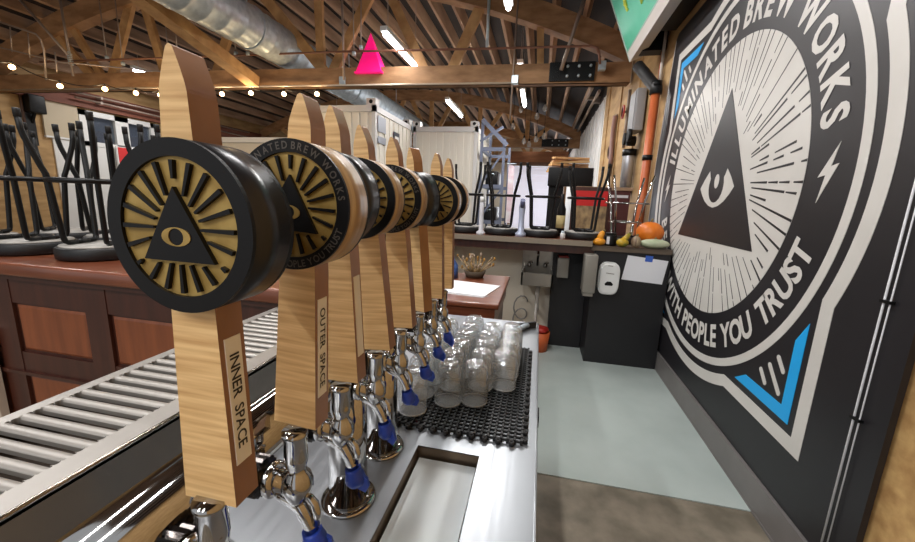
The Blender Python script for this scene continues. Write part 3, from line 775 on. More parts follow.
def faucet(y, x):
    # shank from the pipe, barrel body, spout
    f = MB()
    f.lathe([(.0125, TX+.03), (.0125, x-.012)], (0, y, TZF), 'X', 20)
    f.lathe([(.018, x-.034), (.0195, x-.031), (.0195, x-.026), (.0145, x-.022)], (0, y, TZF), 'X', 20)
    o = obj('faucet', f, CHROME, tw)
    cl = MB(); n = 22; prof = []
    ring = [(.0225 if k % 2 else .0200) for k in range(2*n)]
    vs = []; fs = []
    for xx in (TX+.029, TX+.053):
        for k in range(2*n):
            a = pi*k/n; vs.append((xx, y+ring[k]*cos(a), TZF+ring[k]*sin(a)))
    for k in range(2*n): fs.append((k, (k+1) % (2*n), 2*n+(k+1) % (2*n), 2*n+k))
    fs += [tuple(range(2*n))[::-1], tuple(range(2*n, 4*n))]
    cl.add(vs, fs); obj('coupling_nut', cl, mat('dark_chrome', (70, 66, 64), .2, 1), o)
    b = MB()
    b.lathe([(0, -.022), (.009, -.022), (.012, -.016), (.0165, -.004), (.0168, .004), (.0145, .012), (.0105, .017), (.0095, .021), (.0115, .026), (.0125, .034), (.0122, .058), (.0135, .0605), (.0135, .066), (0, .066)], (x, y, TZF), 'Z', 26)
    obj('body', b, CHROME, o)
    s = MB()
    P = [(x-.024, y, TZF-.012), (x-.016, y, TZF-.017), (x-.006, y, TZF-.020), (x+.003, y, TZF-.027), (x+.010, y, TZF-.039), (x+.0138, y, TZF-.050), (x+.0155, y, TZF-.061)]
    s.tube(P, [.008, .0088, .009, .0088, .0082, .0076, .0072], 18)
    obj('spout', s, CHROME, o)
    s2 = MB().tube([(x+.006, y, TZF-.014), (x+.014, y, TZF-.015), (x+.020, y, TZF-.021), (x+.0225, y, TZF-.031), (x+.0215, y, TZF-.046)], [.004, .0048, .005, .005, .005], 12)
    obj('vent_tube', s2, CHROME, o)
for (y, x, a, b) in NTAP: faucet(y, x)

# blue caps pushed over the spouts
def cap(y, x, label, rz):
    c = Vector((x+.0155, y, TZC-.068))
    t = thing('faucet_cap', label, 'faucet cap', c, 'blue rubber faucet caps')
    m = MB(); tl = Matrix.Rotation(radians(-14), 3, 'Y')
    m.lathe([(.0085, .0), (.0108, .002), (.0112, -.003), (.0135, -.011), (.0142, -.017), (.0105, -.024), (.004, -.028), (0, -.029)], c, 'Z', 20, R=tl)
    obj('sleeve', m, CAPBLUE, t)
    fl = MB(); Rz = Matrix.Rotation(rz, 3, 'Z')
    def fr(u, v, d): return c+Rz@Vector((u, d, v))
    fl.poly([(-.007, -.002), (.010, -.003), (.021, -.012), (.024, -.023), (.019, -.033), (.010, -.030), (.0, -.024)], -.0025, .0025, fr)
    obj('pull_fin', fl, CAPBLUE, t)
ordn = ['INNER SPACE handle', 'OUTER SPACE handle', 'third handle', 'fourth handle', 'fifth handle', 'turned sixth handle', 'seventh handle', 'eighth handle']
for i, (y, x, a, b) in enumerate(NTAP):
    cap(y, x, 'blue rubber cap on the faucet spout under the %s from the front' % ordn[i] if i > 1 else 'blue rubber cap on the faucet spout under the %s' % ordn[i], radians(-25+9*((i*5) % 7)))

# ------------------------------------------------------------------ tap handles
LBL = mat('label_grey_plate', (238, 236, 232), .45)
INK = mat('label_ink', (46, 44, 46), .6)
def handle(i, y, x, lean, twist, label, txt, full):
    zb = 1.197 if i == 0 else 1.2055
    t = thing('tap_marker', label, 'tap handle', (x, y+.012, zb), 'wooden tap handles with emblem discs')
    Lh = .345; dep = .0245
    TOPC = .013 if i == 1 else 0
    def fr(u, v, d): return Vector((x+u, y+d, zb+v-TOPC*max(0, (v-.165)/.18)))
    # gothic pointed board, tapering upwards
    def hw(v): return (.0247-.0052*v/.165) if v < .165 else (.0195-.0070*(v-.165)/.125 if v < .29 else .0125-.0012*(v-.29)/.025)
    Rr = [(hw(v), v) for v in (.0, .05, .10, .165, .21, .25, .29, .315)]
    arcp = []
    for k in range(1, 11):
        u = k/10; arcp.append((.0026+.0087*(1-u**1.3), .315+.0285*u))
    right = Rr+arcp
    pts = [(u, v) for u, v in right]+[(0, .3452)]+[(-u, v) for u, v in reversed(right)]
    bm_ = MB(); n = len(pts)
    vs = [fr(u, v, 0) for u, v in pts]+[fr(u, v, dep) for u, v in pts]
    bm_.add(vs, [tuple(range(n)), tuple(range(n, 2*n))[::-1]], 0)
    bm_.add(vs, [(k, (k+1) % n, n+(k+1) % n, n+k) for k in range(n)], 1, False)
    obj('wood_paddle', bm_, [OAK, OAKEND], t)
    # ferrule under the paddle
    obj('ferrule', MB().lathe([(.0145, 0), (.0145, -.0005), (.0125, 0)], (x, y+.012, zb), 'Z', 22), CHROME, t)
    # disc: front half, back half
    cx, zc = DISC[i]; r = .0592
    dm = MB().lathe([(r, -.0085), (r, .0265)], (x+cx, y, zb+zc), 'Y', 72)
    SIDE = BLACK if i in (0, 2, 5) else OAKEND
    side = mat('disc_side_black', (22, 22, 26), .3) if i in (0, 2, 5) else mat('disc_side_wood', (178, 150, 112), .35, c2=(150, 122, 88), scale=(14, 160, 14))
    o = obj('disc', dm, side, t)
    def fd(u, v, d): return Vector((x+cx+u, y-.0085-d, zb+zc+v))
    def fb(u, v, d): return Vector((x+cx+u, y+.0265+d, zb+zc+v))
    obj('back_ring', MB().strip(circ(r, 64), circ(.02, 64), .0, .004, fb), BLACK, o)
    obj('black_ring', MB().strip(circ(r, 72), circ(.0476, 72), 0, .003, fd), BLACK, o)
    obj('gold_face', MB().poly(circ(.0478, 64), 0, .0006, fd), GOLD, o)
    em = MB()
    k_ = .049
    tri, eye, pup = eye_shapes(k_*1.08)
    tri = [(u*.98, v*.98-.0025) for u, v in tri]
    em.poly(tri, .0004, .004, fd)
    for q in range(20):
        th = 2*pi*(q+.5)/20 if False else 2*pi*q/20
        u, v = sin(th), cos(th)
        r0 = .019
        A_, B_, C_ = tri
        while True:
            P_ = (r0*u, r0*v)
            ins = P_[1] > B_[1]-.002 and abs(P_[0]) < (A_[1]+.005-P_[1])*B_[0]/(A_[1]-B_[1])
            if ins and r0 < .041: r0 += .001
            else: break
        r1 = .0452; w0, w1 = .0009, .0016
        em.poly([(r0*u-v*w0, r0*v+u*w0), (r1*u-v*w1, r1*v+u*w1), (r1*u+v*w1, r1*v-u*w1), (r0*u+v*w0, r0*v-u*w0)], .0004, .0035, fd)
    obj('emblem', em, BLACK, o)
    ey = MB()
    ring = [(.0118*sin(2*pi*a/24)*(1), .0065*cos(2*pi*a/24)-.0055) for a in range(24)]
    rin = [(.0062*sin(2*pi*a/24), .0058*cos(2*pi*a/24)-.0055) for a in range(24)]
    ey.strip(ring, rin, .004, .0046, fd)
    obj('eye', ey, GOLD, o)
    if i in (1, 4):
        for wd_, r_, a0, a1, tp in (('ILLUMINATED', .0502, -78, -2, True), ('BREW', .0502, 1, 33, True), ('WORKS', .0502, 37, 79, True), ('BEER', .0568, 254, 227, False),
                                  ('WITH', .0568, 221, 196, False), ('PEOPLE', .0568, 191, 161, False), ('YOU', .0568, 158, 137, False), ('TRUST', .0568, 134, 107, False)):
            lt = MB(); letters(lt, arc_text(wd_, r_, a0, a1, tp, bold=.02), fd, .0034, .0066, .02, .9)
            obj('ring_lettering', lt, mat('worn_relief', (78, 72, 66), .4), o)
    if txt is not None:
        # plate on the right-hand side, reading downwards
        zl0, zl1 = (.035, .142)
        def fs_(u, v, d):    # u downwards, v towards -y ; paddle side follows the taper
            vv = (zl0+zl1)/2-u
            return Vector((x+hw(min(max(vv, 0), .29))+d, y+dep/2+v, zb+vv))
        L = (zl1-zl0)/2
        pl = obj('name_plate', MB().poly([(-L, -.0078), (L, -.0078), (L, .0078), (-L, .0078)], -.0002, .0008, fs_), LBL, t)
        if txt:
            tm = MB(); line_text(tm, txt, fs_, .0012, .0092 if i < 2 else .0075, .016, .09, .30, 1.0)
            obj('plate_lettering', tm, INK, pl)
    t.rotation_euler = (0, radians(lean), radians(twist))
    return t
HL = ['oak tap handle nearest the camera, gold eye disc, side plate reading INNER SPACE',
      'second oak tap handle, lettered gold eye disc, side plate reading OUTER SPACE',
      'third oak tap handle from the front, black-sided disc, worn unreadable side plate',
      'fourth oak tap handle from the front, plain side without a plate',
      'fifth oak tap handle from the front, lettered ring round its gold disc',
      'sixth oak tap handle from the front, turned sideways on its faucet',
      'seventh oak tap handle from the front, small gold eye disc fully in view',
      'last oak tap handle, mostly hidden behind the seventh']
for i, (y, x, lean, tw_) in enumerate(NTAP):
    handle(i, y, x, lean, tw_, HL[i], {0: 'INNER SPACE', 1: 'OUTER SPACE', 2: ''}.get(i), True)

# ------------------------------------------------------------------ drying mat
gm = thing('drying_mat', 'black interlocking rubber drying mat under the upside-down glasses', 'bar mat', (-.16, 1.1, CZ))
mx0, mx1, my0, my1 = -.333, .0035, .838, 1.445
cell = .0166; g = MB()
z0, z1 = CZ+.006, CZ+.0115
nx = int((mx1-mx0)/cell); ny = int((my1-my0)/cell)
for i in range(nx+1):
    xx = mx0+i*cell; g.box(xx-.0022, xx+.0022, my0, my0+ny*cell, z0, z1)
for j in range(ny+1):
    yy = my0+j*cell; g.box(mx0, mx0+nx*cell, yy-.0022, yy+.0022, z0-.001, z1-.001)
for i in range(nx+1):
    for j in range(ny+1):
        xx, yy = mx0+i*cell, my0+j*cell
        g.box(xx-.0033, xx+.0033, yy-.0033, yy+.0033, CZ+.0003, z1+.002)
obj('grid', g, RUBBER, gm)
tabp = [(mx0+nx*cell+.0085, my0+(j+.6)*cell) for j in range(0, ny, 2)]+[(mx0+(i+.6)*cell, my0-.0085) for i in range(0, nx, 2)]
for xx, yy in tabp:
    obj('interlock_tab', MB().lathe([(.0068, CZ+.0005), (.0068, z1), (.0035, z1), (.0035, CZ+.0005), (.0068, CZ+.0005)], (xx, yy, 0), 'Z', 10), RUBBER, gm)

# upside-down pint glasses
GZ = z1+.0025
t0 = thing('pint_glass', '', 'glass', (0, 0, 0), 'upside-down pint glasses on the drying mat')
ob = [(.0375, 0), (.0380, .01), (.0408, .04), (.0412, .065), (.0395, .09), (.035, .108), (.029, .115), (.026, .117), (0, .117)]
ib = [(0, .104), (.026, .102), (.0365, .088), (.0390, .065), (.0387, .04), (.0362, .01), (.0358, 0)]
obj('bowl', MB().lathe(ob+ib+[(.0375, 0)], (0, 0, 0), 'Z', 28), GLASS, t0)
obj('rim', MB().lathe([(.0381, .0), (.0385, .002), (.0381, .004), (.0355, .004), (.0352, .002), (.0355, 0), (.0381, 0)], (0, 0, 0), 'Z', 28), GLASSRIM, t0)
obj('foot', MB().lathe([(0, .1145), (.0245, .1145), (.027, .117), (.0245, .1192), (.018, .1175), (0, .1175)], (0, 0, 0), 'Z', 28), GLASS, t0)
ccol = [(-.302, .895, 6), (-.220, .962, 6), (-.142, .985, 6), (-.066, 1.095, 5)]
cn = ['left column beside the taps', 'second column from the taps', 'third column from the taps', 'right column by the aisle']
on_ = ['nearest', 'second', 'third', 'fourth', 'fifth', 'last']
first = True
for i, (cx, ys_, nn) in enumerate(ccol):
    for j in range(nn):
        gx = cx+rnd.uniform(-.004, .004); gy = ys_+j*.0868+rnd.uniform(-.001, .001)
        if gy > my1-.03: continue
        lab = 'upside-down clear pint glass, %s of the %s on the drying mat' % (on_[j], cn[i])
        if first: t0.location = (gx, gy, GZ); t0['label'] = lab; first = False
        else: dup(t0, (gx, gy, GZ), rnd.uniform(0, 6), lab)
# squeegee resting by the glasses
t = thing('squeegee', 'grey squeegee lying on the steel counter behind the last glasses', 'squeegee', (-.02, 1.66, CZ))
obj('blade', MB().box(-.06, .03, 1.70, 1.712, CZ+.001, CZ+.03, R=Matrix.Rotation(radians(35), 3, 'Z')), RUBBER, t)
obj('grip', MB().tube([(-.015, 1.706, CZ+.018), (-.075, 1.60, CZ+.016)], .012, 10), GALV, t)

# ================================================================== LEFT BAR
BZ = 1.10
bt = thing('wooden_bar', 'dark cherry wood bar with raised panels behind the steel drip tray', 'bar', (-1.7, 1.7, 0))
bx0, bx1, by0, by1 = -3.6, -.62, 1.165, 1.92
m = MB().rbox(bx0, bx1, by0, by1, BZ-.06, BZ, .012, 3)
obj('bar_top', m, CHERRY, bt)
fy = by0+.055
fm2 = MB().box(bx0+.05, bx1-.05, fy+.012, by1-.06, .02, BZ-.06)
# stiles and rails
st_w = .104
pitch = .57
xs_ = []
x = bx1-.06
rails = [(.895, BZ-.06), (.54, .65), (.02, .12)]
for a, b in rails: fm2.box(bx0+.05, bx1-.05, fy, fy+.02, a, b)
stiles = []
x = -.695
while x > bx0: stiles.append(x); x -= pitch
for x in stiles: fm2.box(x-st_w, x+st_w*.2, fy-.003, fy+.015, .021, BZ-.061)
fm2.box(bx0+.05, bx1-.05, fy-.012, fy+.001, .535, .552).box(bx0+.05, bx1-.05, fy-.025, fy+.001, BZ-.085, BZ-.06)
obj('body', fm2, CHERRYD, bt)
for a, b in zip(stiles, stiles[1:]):
    xa, xb = b+st_w*.2, a-st_w
    if xb-xa < .1: continue
    for (za, zb_) in ((.65, .895), (.12, .54)):
        p = MB()
        n_ = .022
        vs = [(xa, fy+.018, za), (xb, fy+.018, za), (xb, fy+.018, zb_), (xa, fy+.018, zb_), (xa+n_, fy+.006, za+n_), (xb-n_, fy+.006, za+n_), (xb-n_, fy+.006, zb_-n_), (xa+n_, fy+.006, zb_-n_)]
        p.add(vs, [(0, 1, 5, 4), (1, 2, 6, 5), (2, 3, 7, 6), (3, 0, 4, 7), (4, 5, 6, 7)])
        obj('raised_panel', p, CHERRYP, bt, fix=False)
bt_e = at(3, 380, 1, 1.2)
t = thing('partition_edge', 'pale vertical edge board at the left end of the cherry wood bar', 'board', (bt_e.x-.1, 1.21, 0))
obj('board', MB().box(bt_e.x-.16, bt_e.x+.0, 1.17, 1.20, .0, .75), mat('pale_board', (206, 190, 172), .6), t)

# ------------------------------------------------------------------ upside-down bar stools
SEATW = mat('dusty_seat_underside', (168, 164, 158), .6, c2=(140, 136, 130), scale=(20, 20, 20))
def stool(loc, label, group, rot, sc=1.0, first=[None]):
    if first[0] is None:
        t = thing('bar_stool', label, 'bar stool', (0, 0, 0), group)
        obj('seat', MB().lathe([(0, 0), (.155, 0), (.166, .008), (.168, .03), (.166, .053), (.162, .0585), (0, .0585)], (0, 0, 0), 'Z', 36), VINYL, t)
        obj('seat_underside', MB().lathe([(0, .0585), (.153, .0585), (.150, .066), (0, .066)], (0, 0, 0), 'Z', 36), SEATW, t)
        R = .0115
        for sx in (-1, 1):
            pts = [(sx*.085, -.03, .078)]
            for sy in (-1, 1):
                leg = [(sx*.085, sy*.03, .078), (sx*.088, sy*.072, .078), (sx*.09, sy*.083, .083), (sx*.091, sy*.088, .10), (sx*.103, sy*.104, .36), (sx*.105, sy*.107, .39), (sx*.112, sy*.115, .42), (sx*.136, sy*.140, .54), (sx*.140, sy*.145, .575), (sx*.142, sy*.147, .65)]
                o = obj('leg', MB().tube(leg, R, 10), BLACKM, t)
                obj('rubber_foot', MB().tube([(sx*.1416, sy*.1465, .62), (sx*.142, sy*.147, .65), (sx*.1422, sy*.1472, .657)], .0128, 10), RUBBER, o)
            obj('seat_rail', MB().tube([(sx*.085, -.032, .078), (sx*.085, .032, .078)], R, 10), BLACKM, t)
        rg = [(.152*cos(2*pi*k/40), .152*sin(2*pi*k/40), .365) for k in range(41)]
        obj('foot_ring', MB().tube(rg, .0115, 8, caps=False), BLACKM, t)
        first[0] = t; t.location = loc; t.rotation_euler = (0, 0, rot); t.scale = (sc, sc, sc)
        return t
    r = dup(first[0], loc, rot, label, group); r.scale = (sc, sc, sc)
    return r
G1 = 'upside-down stools on the cherry wood bar'
left = [(-2.10, 1.43, .3, 'upside-down black stool on the cherry bar, closest to the nearest tap disc'), (-2.52, 1.41, .1, 'upside-down black stool on the cherry bar, second in the front row from the disc'),
        (-2.95, 1.42, .5, 'upside-down black stool on the cherry bar, front row, cut by the left photo edge'), (-2.44, 1.77, .2, 'upside-down black stool on the cherry bar, middle of its back row'),
        (-2.02, 1.79, -.2, 'upside-down black stool in the back row on the cherry bar, right end'), (-2.86, 1.78, .7, 'upside-down black stool in the back row on the cherry bar, left end')]
for x, y, r, lab in left: stool((x, y, BZ+.001), lab, G1, r)

# ================================================================== FAR COUNTER
FZ = 1.125
fc = thing('far_counter', 'far bar counter with a wood top and steel edge, upside-down stools standing on it', 'counter', (-.2, 3.7, 0))
obj('counter_top', MB().box(-1.9, .47, 3.42, 4.15, FZ-.035, FZ), CHERRY, fc)
obj('front_edge', MB().box(-1.9, .47, 3.40, 3.42, FZ-.045, FZ+.001), mat('worn_edge_trim', (150, 138, 122), .4, .4), fc)
obj('under_rail', MB().box(-1.9, .495, 3.46, 3.50, FZ-.12, FZ-.04), CHERRYD, fc)
obj('back_panel', MB().box(-1.9, .30, 3.92, 3.98, 0, FZ-.03), CREAM, fc)
# black cabinets
CABB = mat('cabinet_black_laminate', (22, 21, 24), .5)
bc = thing('black_cabinet', 'tall black cabinet front at the end of the aisle, below the gourds', 'cabinet', (.85, 3.5, 0))
obj('carcass', MB().box(.50, 1.115, 3.45, 4.1, .003, 1.045), CABB, bc)
wt = MB().box(.47, 1.115, 3.43, 4.15, 1.045, 1.085)
obj('wood_top', wt, mat('worn_dark_top', (96, 82, 68), .5, c2=(70, 58, 48), scale=(3, 20, 20)), bc)
bc2 = thing('black_cabinet', 'recessed black cabinet side panel left of the big one, behind the grey dispensers', 'cabinet', (.3, 3.78, 0))
obj('carcass', MB().box(.17, .495, 3.77, 3.90, .003, FZ-.125), CABB, bc2)
# things on the cabinet fronts
GREYP = mat('dispenser_grey', (142, 138, 130), .4, .3)
c = thing('paper_towel_dispenser', 'tall grey metal dispenser at the corner of the black cabinet', 'dispenser', (.45, 3.42, .85))
obj('case', MB().rbox(.41, .515, 3.30, 3.449, .69, 1.02, .008), GREYP, c)
obj('lip', MB().box(.42, .50, 3.31, 3.44, .66, .69), GREYP, c)
c = thing('cup_dispenser', 'small grey box dispenser with a red top on the recessed black panel', 'dispenser', (.27, 3.72, .84))
obj('case', MB().rbox(.205, .315, 3.66, 3.769, .735, .93, .008), GREYP, c)
obj('red_top', MB().box(.215, .305, 3.67, 3.765, .93, .945), REDM, c)
c = thing('soap_dispenser', 'white oval soap dispenser on the black cabinet front', 'soap dispenser', (.635, 3.44, .82))
def fso(u, v, d): return Vector((.632+u, 3.449-d, .81+v))
body = [(.088*(1 if abs(cos(a)) < 2 else 1)*(abs(cos(a))**.55)*(1 if cos(a) > 0 else -1), .142*(abs(sin(a))**.6)*(1 if sin(a) > 0 else -1)) for a in [2*pi*k/40+.001 for k in range(40)]]
b2 = [(u*.86, v*.9) for u, v in body]
sp = MB(); sp.poly(body, 0, .05, fso); sp.poly(b2, .05, .075, fso)
obj('case', sp, WHITE, c)
obj('nozzle_window', MB().poly([(-.03, -.055), (.03, -.055), (.034, -.04), (.015, -.02), (-.015, -.02), (-.034, -.04)], .0755, .078, fso), BLACK, c)
obj('grey_marking', MB().poly([(-.03, .05), (.035, .045), (.035, .052), (-.03, .057)], .0755, .0765, fso).poly([(-.02, .115), (.02, .113), (.02, .119), (-.02, .121)], .0755, .0765, fso), GREYP, c)
c = thing('paper_notice', 'blank white paper sheet taped to the black cabinet with blue tape', 'paper', (.905, 3.44, .9))
def fpn(u, v, d): return Vector((u, 3.449-d, v))
obj('sheet', MB().poly([(.745, .805), (1.075, .785), (1.10, .99), (.775, 1.02)], 0, .002, fpn), PAPER, c)
obj('blue_tape', MB().poly([(.915, .975), (.975, .972), (.978, 1.024), (.918, 1.028)], .002, .003, fpn), mat('blue_tape', (54, 96, 190), .6), c)
# gourds and pumpkin on the cabinet
KZ = 1.086
ORG = mat('pumpkin_orange', (226, 124, 30), .45, c2=(208, 104, 22), scale=(10, 10, 10))
def gourd(name, label, cat, c, r, m, f=None, sc=(1, 1, 1), stemm=None, st=None, neck=None, neckm=None):
    t = thing(name, label, cat, c)
    cc = Vector(c)+Vector((0, 0, r*sc[2]*.97))
    obj('flesh', MB().sphere(cc, r, 28, 14, sc=sc, f=f), m, t)
    if neck: obj('neck', MB().tube([cc+Vector(q) for q in neck[0]], neck[1], 12), neckm or m, t)
    s = st or [(0, 0, r*sc[2]*.85), (.005, 0, r*sc[2]*1.1), (.012, 0, r*sc[2]*1.3)]
    obj('stem', MB().tube([cc+Vector(q) for q in s], [.012, .009, .008][:len(s)], 8), stemm or mat('gourd_stem', (120, 104, 66), .7), t)
gourd('pumpkin', 'orange pumpkin on the black cabinet beside the mural', 'pumpkin', (.975, 3.64, KZ+.03), .118, ORG, f=lambda ph, th: 1-.06*abs(cos(5*ph))*sin(th), sc=(1, 1, .82))
gourd('squash', 'flat pale green squash in front of the pumpkin', 'squash', (.985, 3.50, KZ), .125, mat('pale_green_squash', (164, 176, 142), .5, c2=(190, 194, 166), scale=(12, 12, 12)), f=lambda ph, th: 1-.07*abs(cos(6*ph)), sc=(1, .55, .33))
gourd('gourd', 'small orange crook-neck gourd at the end of the wood counter', 'gourd', (.535, 3.50, FZ-.04+.0), .045, mat('gourd_yellow_orange', (230, 152, 34), .45), sc=(1.2, 1, .8), neck=([(0, 0, .01), (.01, 0, .05), (.022, 0, .08), (.03, 0, .09)], [.03, .026, .022, .012]), st=[(.03, 0, .09), (.035, 0, .10), (.04, 0, .108)])
gourd('gourd', 'yellow and green warty gourd between the dark jar and the pumpkin', 'gourd', (.725, 3.48, KZ), .045, mat('gourd_yellow_green', (206, 164, 40), .5, c2=(96, 112, 44), scale=(14, 14, 18)), sc=(1.15, 1, .85), neck=([(0, 0, .01), (.03, 0, .05), (.05, 0, .08)], [.03, .022, .014]), st=[(.05, 0, .08), (.058, 0, .092), (.062, 0, .1)])
gourd('gourd', 'striped grey-brown gourd leaning on the pumpkin', 'gourd', (.83, 3.47, KZ), .045, mat('gourd_striped', (120, 96, 76), .5, c2=(170, 150, 120), scale=(40, 40, 5)), sc=(.9, .9, 1.15))
t = thing('jar', 'dark jar with a white label beside the crook-neck gourd', 'jar', (.64, 3.56, KZ))
obj('glass_body', MB().lathe([(0, 0), (.05, 0), (.052, .01), (.052, .085), (.045, .095), (0, .095)], (.64, 3.56, KZ), 'Z', 20), BLACK, t)
obj('jar_label', MB().box(.598, .622, 3.505, 3.512, KZ+.015, KZ+.08), PAPER, t)
obj('jar_lid', MB().lathe([(.047, .093), (.047, .112), (0, .112)], (.64, 3.56, KZ), 'Z', 20), BLACKM, t)

# stools on the far counter
G2 = 'upside-down stools on the far counter'
for x, y, r, lab in ((-.70, 3.64, 1.5708+.0, 'upside-down black stool on the far counter, beside the last tap handle disc'), (-.345, 3.62, 1.5708+.05, 'upside-down black stool on the far counter, above the dried flowers'),
                     (.02, 3.63, 1.5308, 'upside-down black stool on the far counter, above the hand sink'), (.40, 3.62, 1.5708+.03, 'upside-down black stool on the far counter, before the red poster')):
    stool((x, y, FZ+.001), lab, G2, r, 1.0)
t = thing('bar_stool', 'upside-down stool with bright chrome legs behind the gourds', 'bar stool', (.80, 3.84, KZ))
cx, cy = .80, 3.86
obj('seat', MB().lathe([(0, 0), (.155, 0), (.165, .01), (.165, .05), (.155, .056), (0, .056)], (cx, cy, KZ), 'Z', 32), VINYL, t)
for sx in (-1, 1):
    for sy in (-1, 1):
        obj('leg', MB().tube([(cx+sx*.08, cy+sy*.02, KZ+.065), (cx+sx*.09, cy+sy*.09, KZ+.08), (cx+sx*.12, cy+sy*.13, KZ+.38), (cx+sx*.17, cy+sy*.18, KZ+.62)], .0105, 8), CHROME, t)
for z, r in ((.375, .19), (.2, .14)):
    obj('ring', MB().tube([(cx+r*cos(2*pi*k/32), cy+r*sin(2*pi*k/32), KZ+z) for k in range(33)], .008, 8, caps=False), CHROME, t)
# small things standing on the far counter
t = thing('beer_tap_column', 'slim white and blue-grey tap column on the far counter between two stools', 'tap column', (-.155, 3.5, FZ))
obj('column', MB().lathe([(.05, 0), (.05, .03), (.028, .05), (.024, .2), (.03, .26), (.024, .31), (.0, .33)], (-.155, 3.5, FZ), 'Z', 16), mat('pale_blue_grey', (176, 184, 206), .35, .2), t)
obj('tap_lever', MB().tube([(-.155, 3.48, FZ+.27), (-.15, 3.43, FZ+.33)], [.018, .022], 10), mat('slate_blue', (88, 92, 124), .4), t)
t = thing('candle_bottle', 'slim white bottle on the far counter right of the first stool', 'bottle', (-.52, 3.46, FZ))
obj('body', MB().lathe([(.042, 0), (.042, .025), (.02, .04), (.022, .2), (.018, .3), (0, .31)], (-.52, 3.46, FZ), 'Z', 16), mat('pale_grey_ceramic', (206, 206, 212), .4), t)
obj('cap', MB().lathe([(.02, .30), (.02, .34), (0, .345)], (-.52, 3.46, FZ), 'Z', 12), WHITE, t)
t = thing('salt_shaker', 'small white shaker on the far counter before the stool by the poster', 'shaker', (.22, 3.5, FZ))
obj('body', MB().lathe([(.022, 0), (.022, .045), (.015, .055), (0, .055)], (.22, 3.5, FZ), 'Z', 14), WHITE, t)
obj('cap', MB().lathe([(.016, .054), (.014, .07), (0, .072)], (.22, 3.5, FZ), 'Z', 12), GALV, t)
t = thing('bottle', 'tall black bottle on the far counter left of the stool by the poster', 'bottle', (.205, 3.75, FZ))
obj('body', MB().lathe([(.04, 0), (.04, .26), (.016, .33), (.016, .4), (0, .4)], (.205, 3.75, FZ), 'Z', 16), BLACK, t)
obj('neck_label', MB().lathe([(.0415, .08), (.0415, .2)], (.205, 3.75, FZ), 'Z', 16), mat('cream_label', (206, 186, 130), .6), t)
# red picture, boxes and screens behind the counter
p = at(590, 210, 1, 4.35)
t = thing('framed_poster', 'red and tan framed picture standing behind the far counter', 'picture', (p.x, 4.35, 1.05))
obj('frame', MB().box(p.x-.20, p.x+.20, 4.36, 4.40, 1.10, 1.62), CHERRYD, t)
obj('picture', MB().box(p.x-.17, p.x+.17, 4.355, 4.362, 1.13, 1.50), mat('picture_tan', (186, 156, 112), .5, c2=(120, 98, 74), scale=(16, 16, 10)), t)
obj('red_band', MB().box(p.x-.17, p.x+.17, 4.352, 4.356, 1.42, 1.58), mat('picture_red', (206, 34, 32), .5), t)
p = at(571, 178, 1, 5.2)
t = thing('monitor', 'black flat screen seen from behind, above the far counter stools', 'monitor', (p.x, 5.2, .9))
obj('panel', MB().rbox(p.x-.29, p.x+.27, 5.18, 5.24, p.z-.11, p.z+.13, .01), BLACK, t)
obj('stand', MB().box(p.x-.27, p.x-.08, 5.25, 5.45, 0, p.z-.02).box(p.x-.3, p.x+.05, 5.1, 5.4, 0, .03), BLACK, t)
t = thing('case_crate', 'stack crate of dark red boxed bottles behind the framed picture', 'crate', (.75, 4.75, 0))
obj('crate_body', MB().box(.42, .98, 4.6, 5.0, 0, 1.60), mat('maroon_box', (92, 48, 46), .6), t)
obj('lid', MB().box(.40, 1.0, 4.58, 5.02, 1.60, 1.635), mat('kraft_lid', (164, 136, 108), .7), t)
obj('white_stripe', MB().box(.44, .96, 4.595, 4.6, 1.52, 1.55), PAPER, t)
# hand sink under the far counter
SINKS = mat('sink_steel', (176, 172, 164), .3, .9)
t = thing('hand_sink', 'small steel wall-hung hand sink with faucet under the far counter', 'sink', (.03, 3.8, .75))
sk = MB().box(-.125, .17, 3.55, 3.57, .66, .78).box(-.125, -.11, 3.55, 3.915, .66, .78).box(.155, .17, 3.55, 3.915, .66, .78).box(-.11, .155, 3.57, 3.9, .66, .675)
obj('basin', sk, SINKS, t)
obj('backsplash', MB().box(-.135, .18, 3.905, 3.919, .64, 1.0), SINKS, t)
obj('spout', MB().tube([(.02, 3.89, .80), (.02, 3.88, .94), (.02, 3.84, .97), (.02, 3.76, .95), (.02, 3.75, .91)], .012, 10), CHROME, t)
for x in (-.06, .1): obj('tap_handle_lever', MB().lathe([(.02, 0), (.02, .03), (.008, .045), (0, .05)], (x, 3.87, .79), 'Z', 10).tube([(x, 3.87, .83), (x+.03, 3.84, .84)], .007, 8), CHROME, t)
obj('drain_pipe', MB().tube([(.04, 3.76, .66), (.04, 3.76, .45), (.045, 3.80, .36), (.05, 3.90, .33)], .02, 10).tube([(.04, 3.76, .5), (.04, 3.76, .02)], .014, 8), mat('drain_white', (196, 192, 186), .4), t)
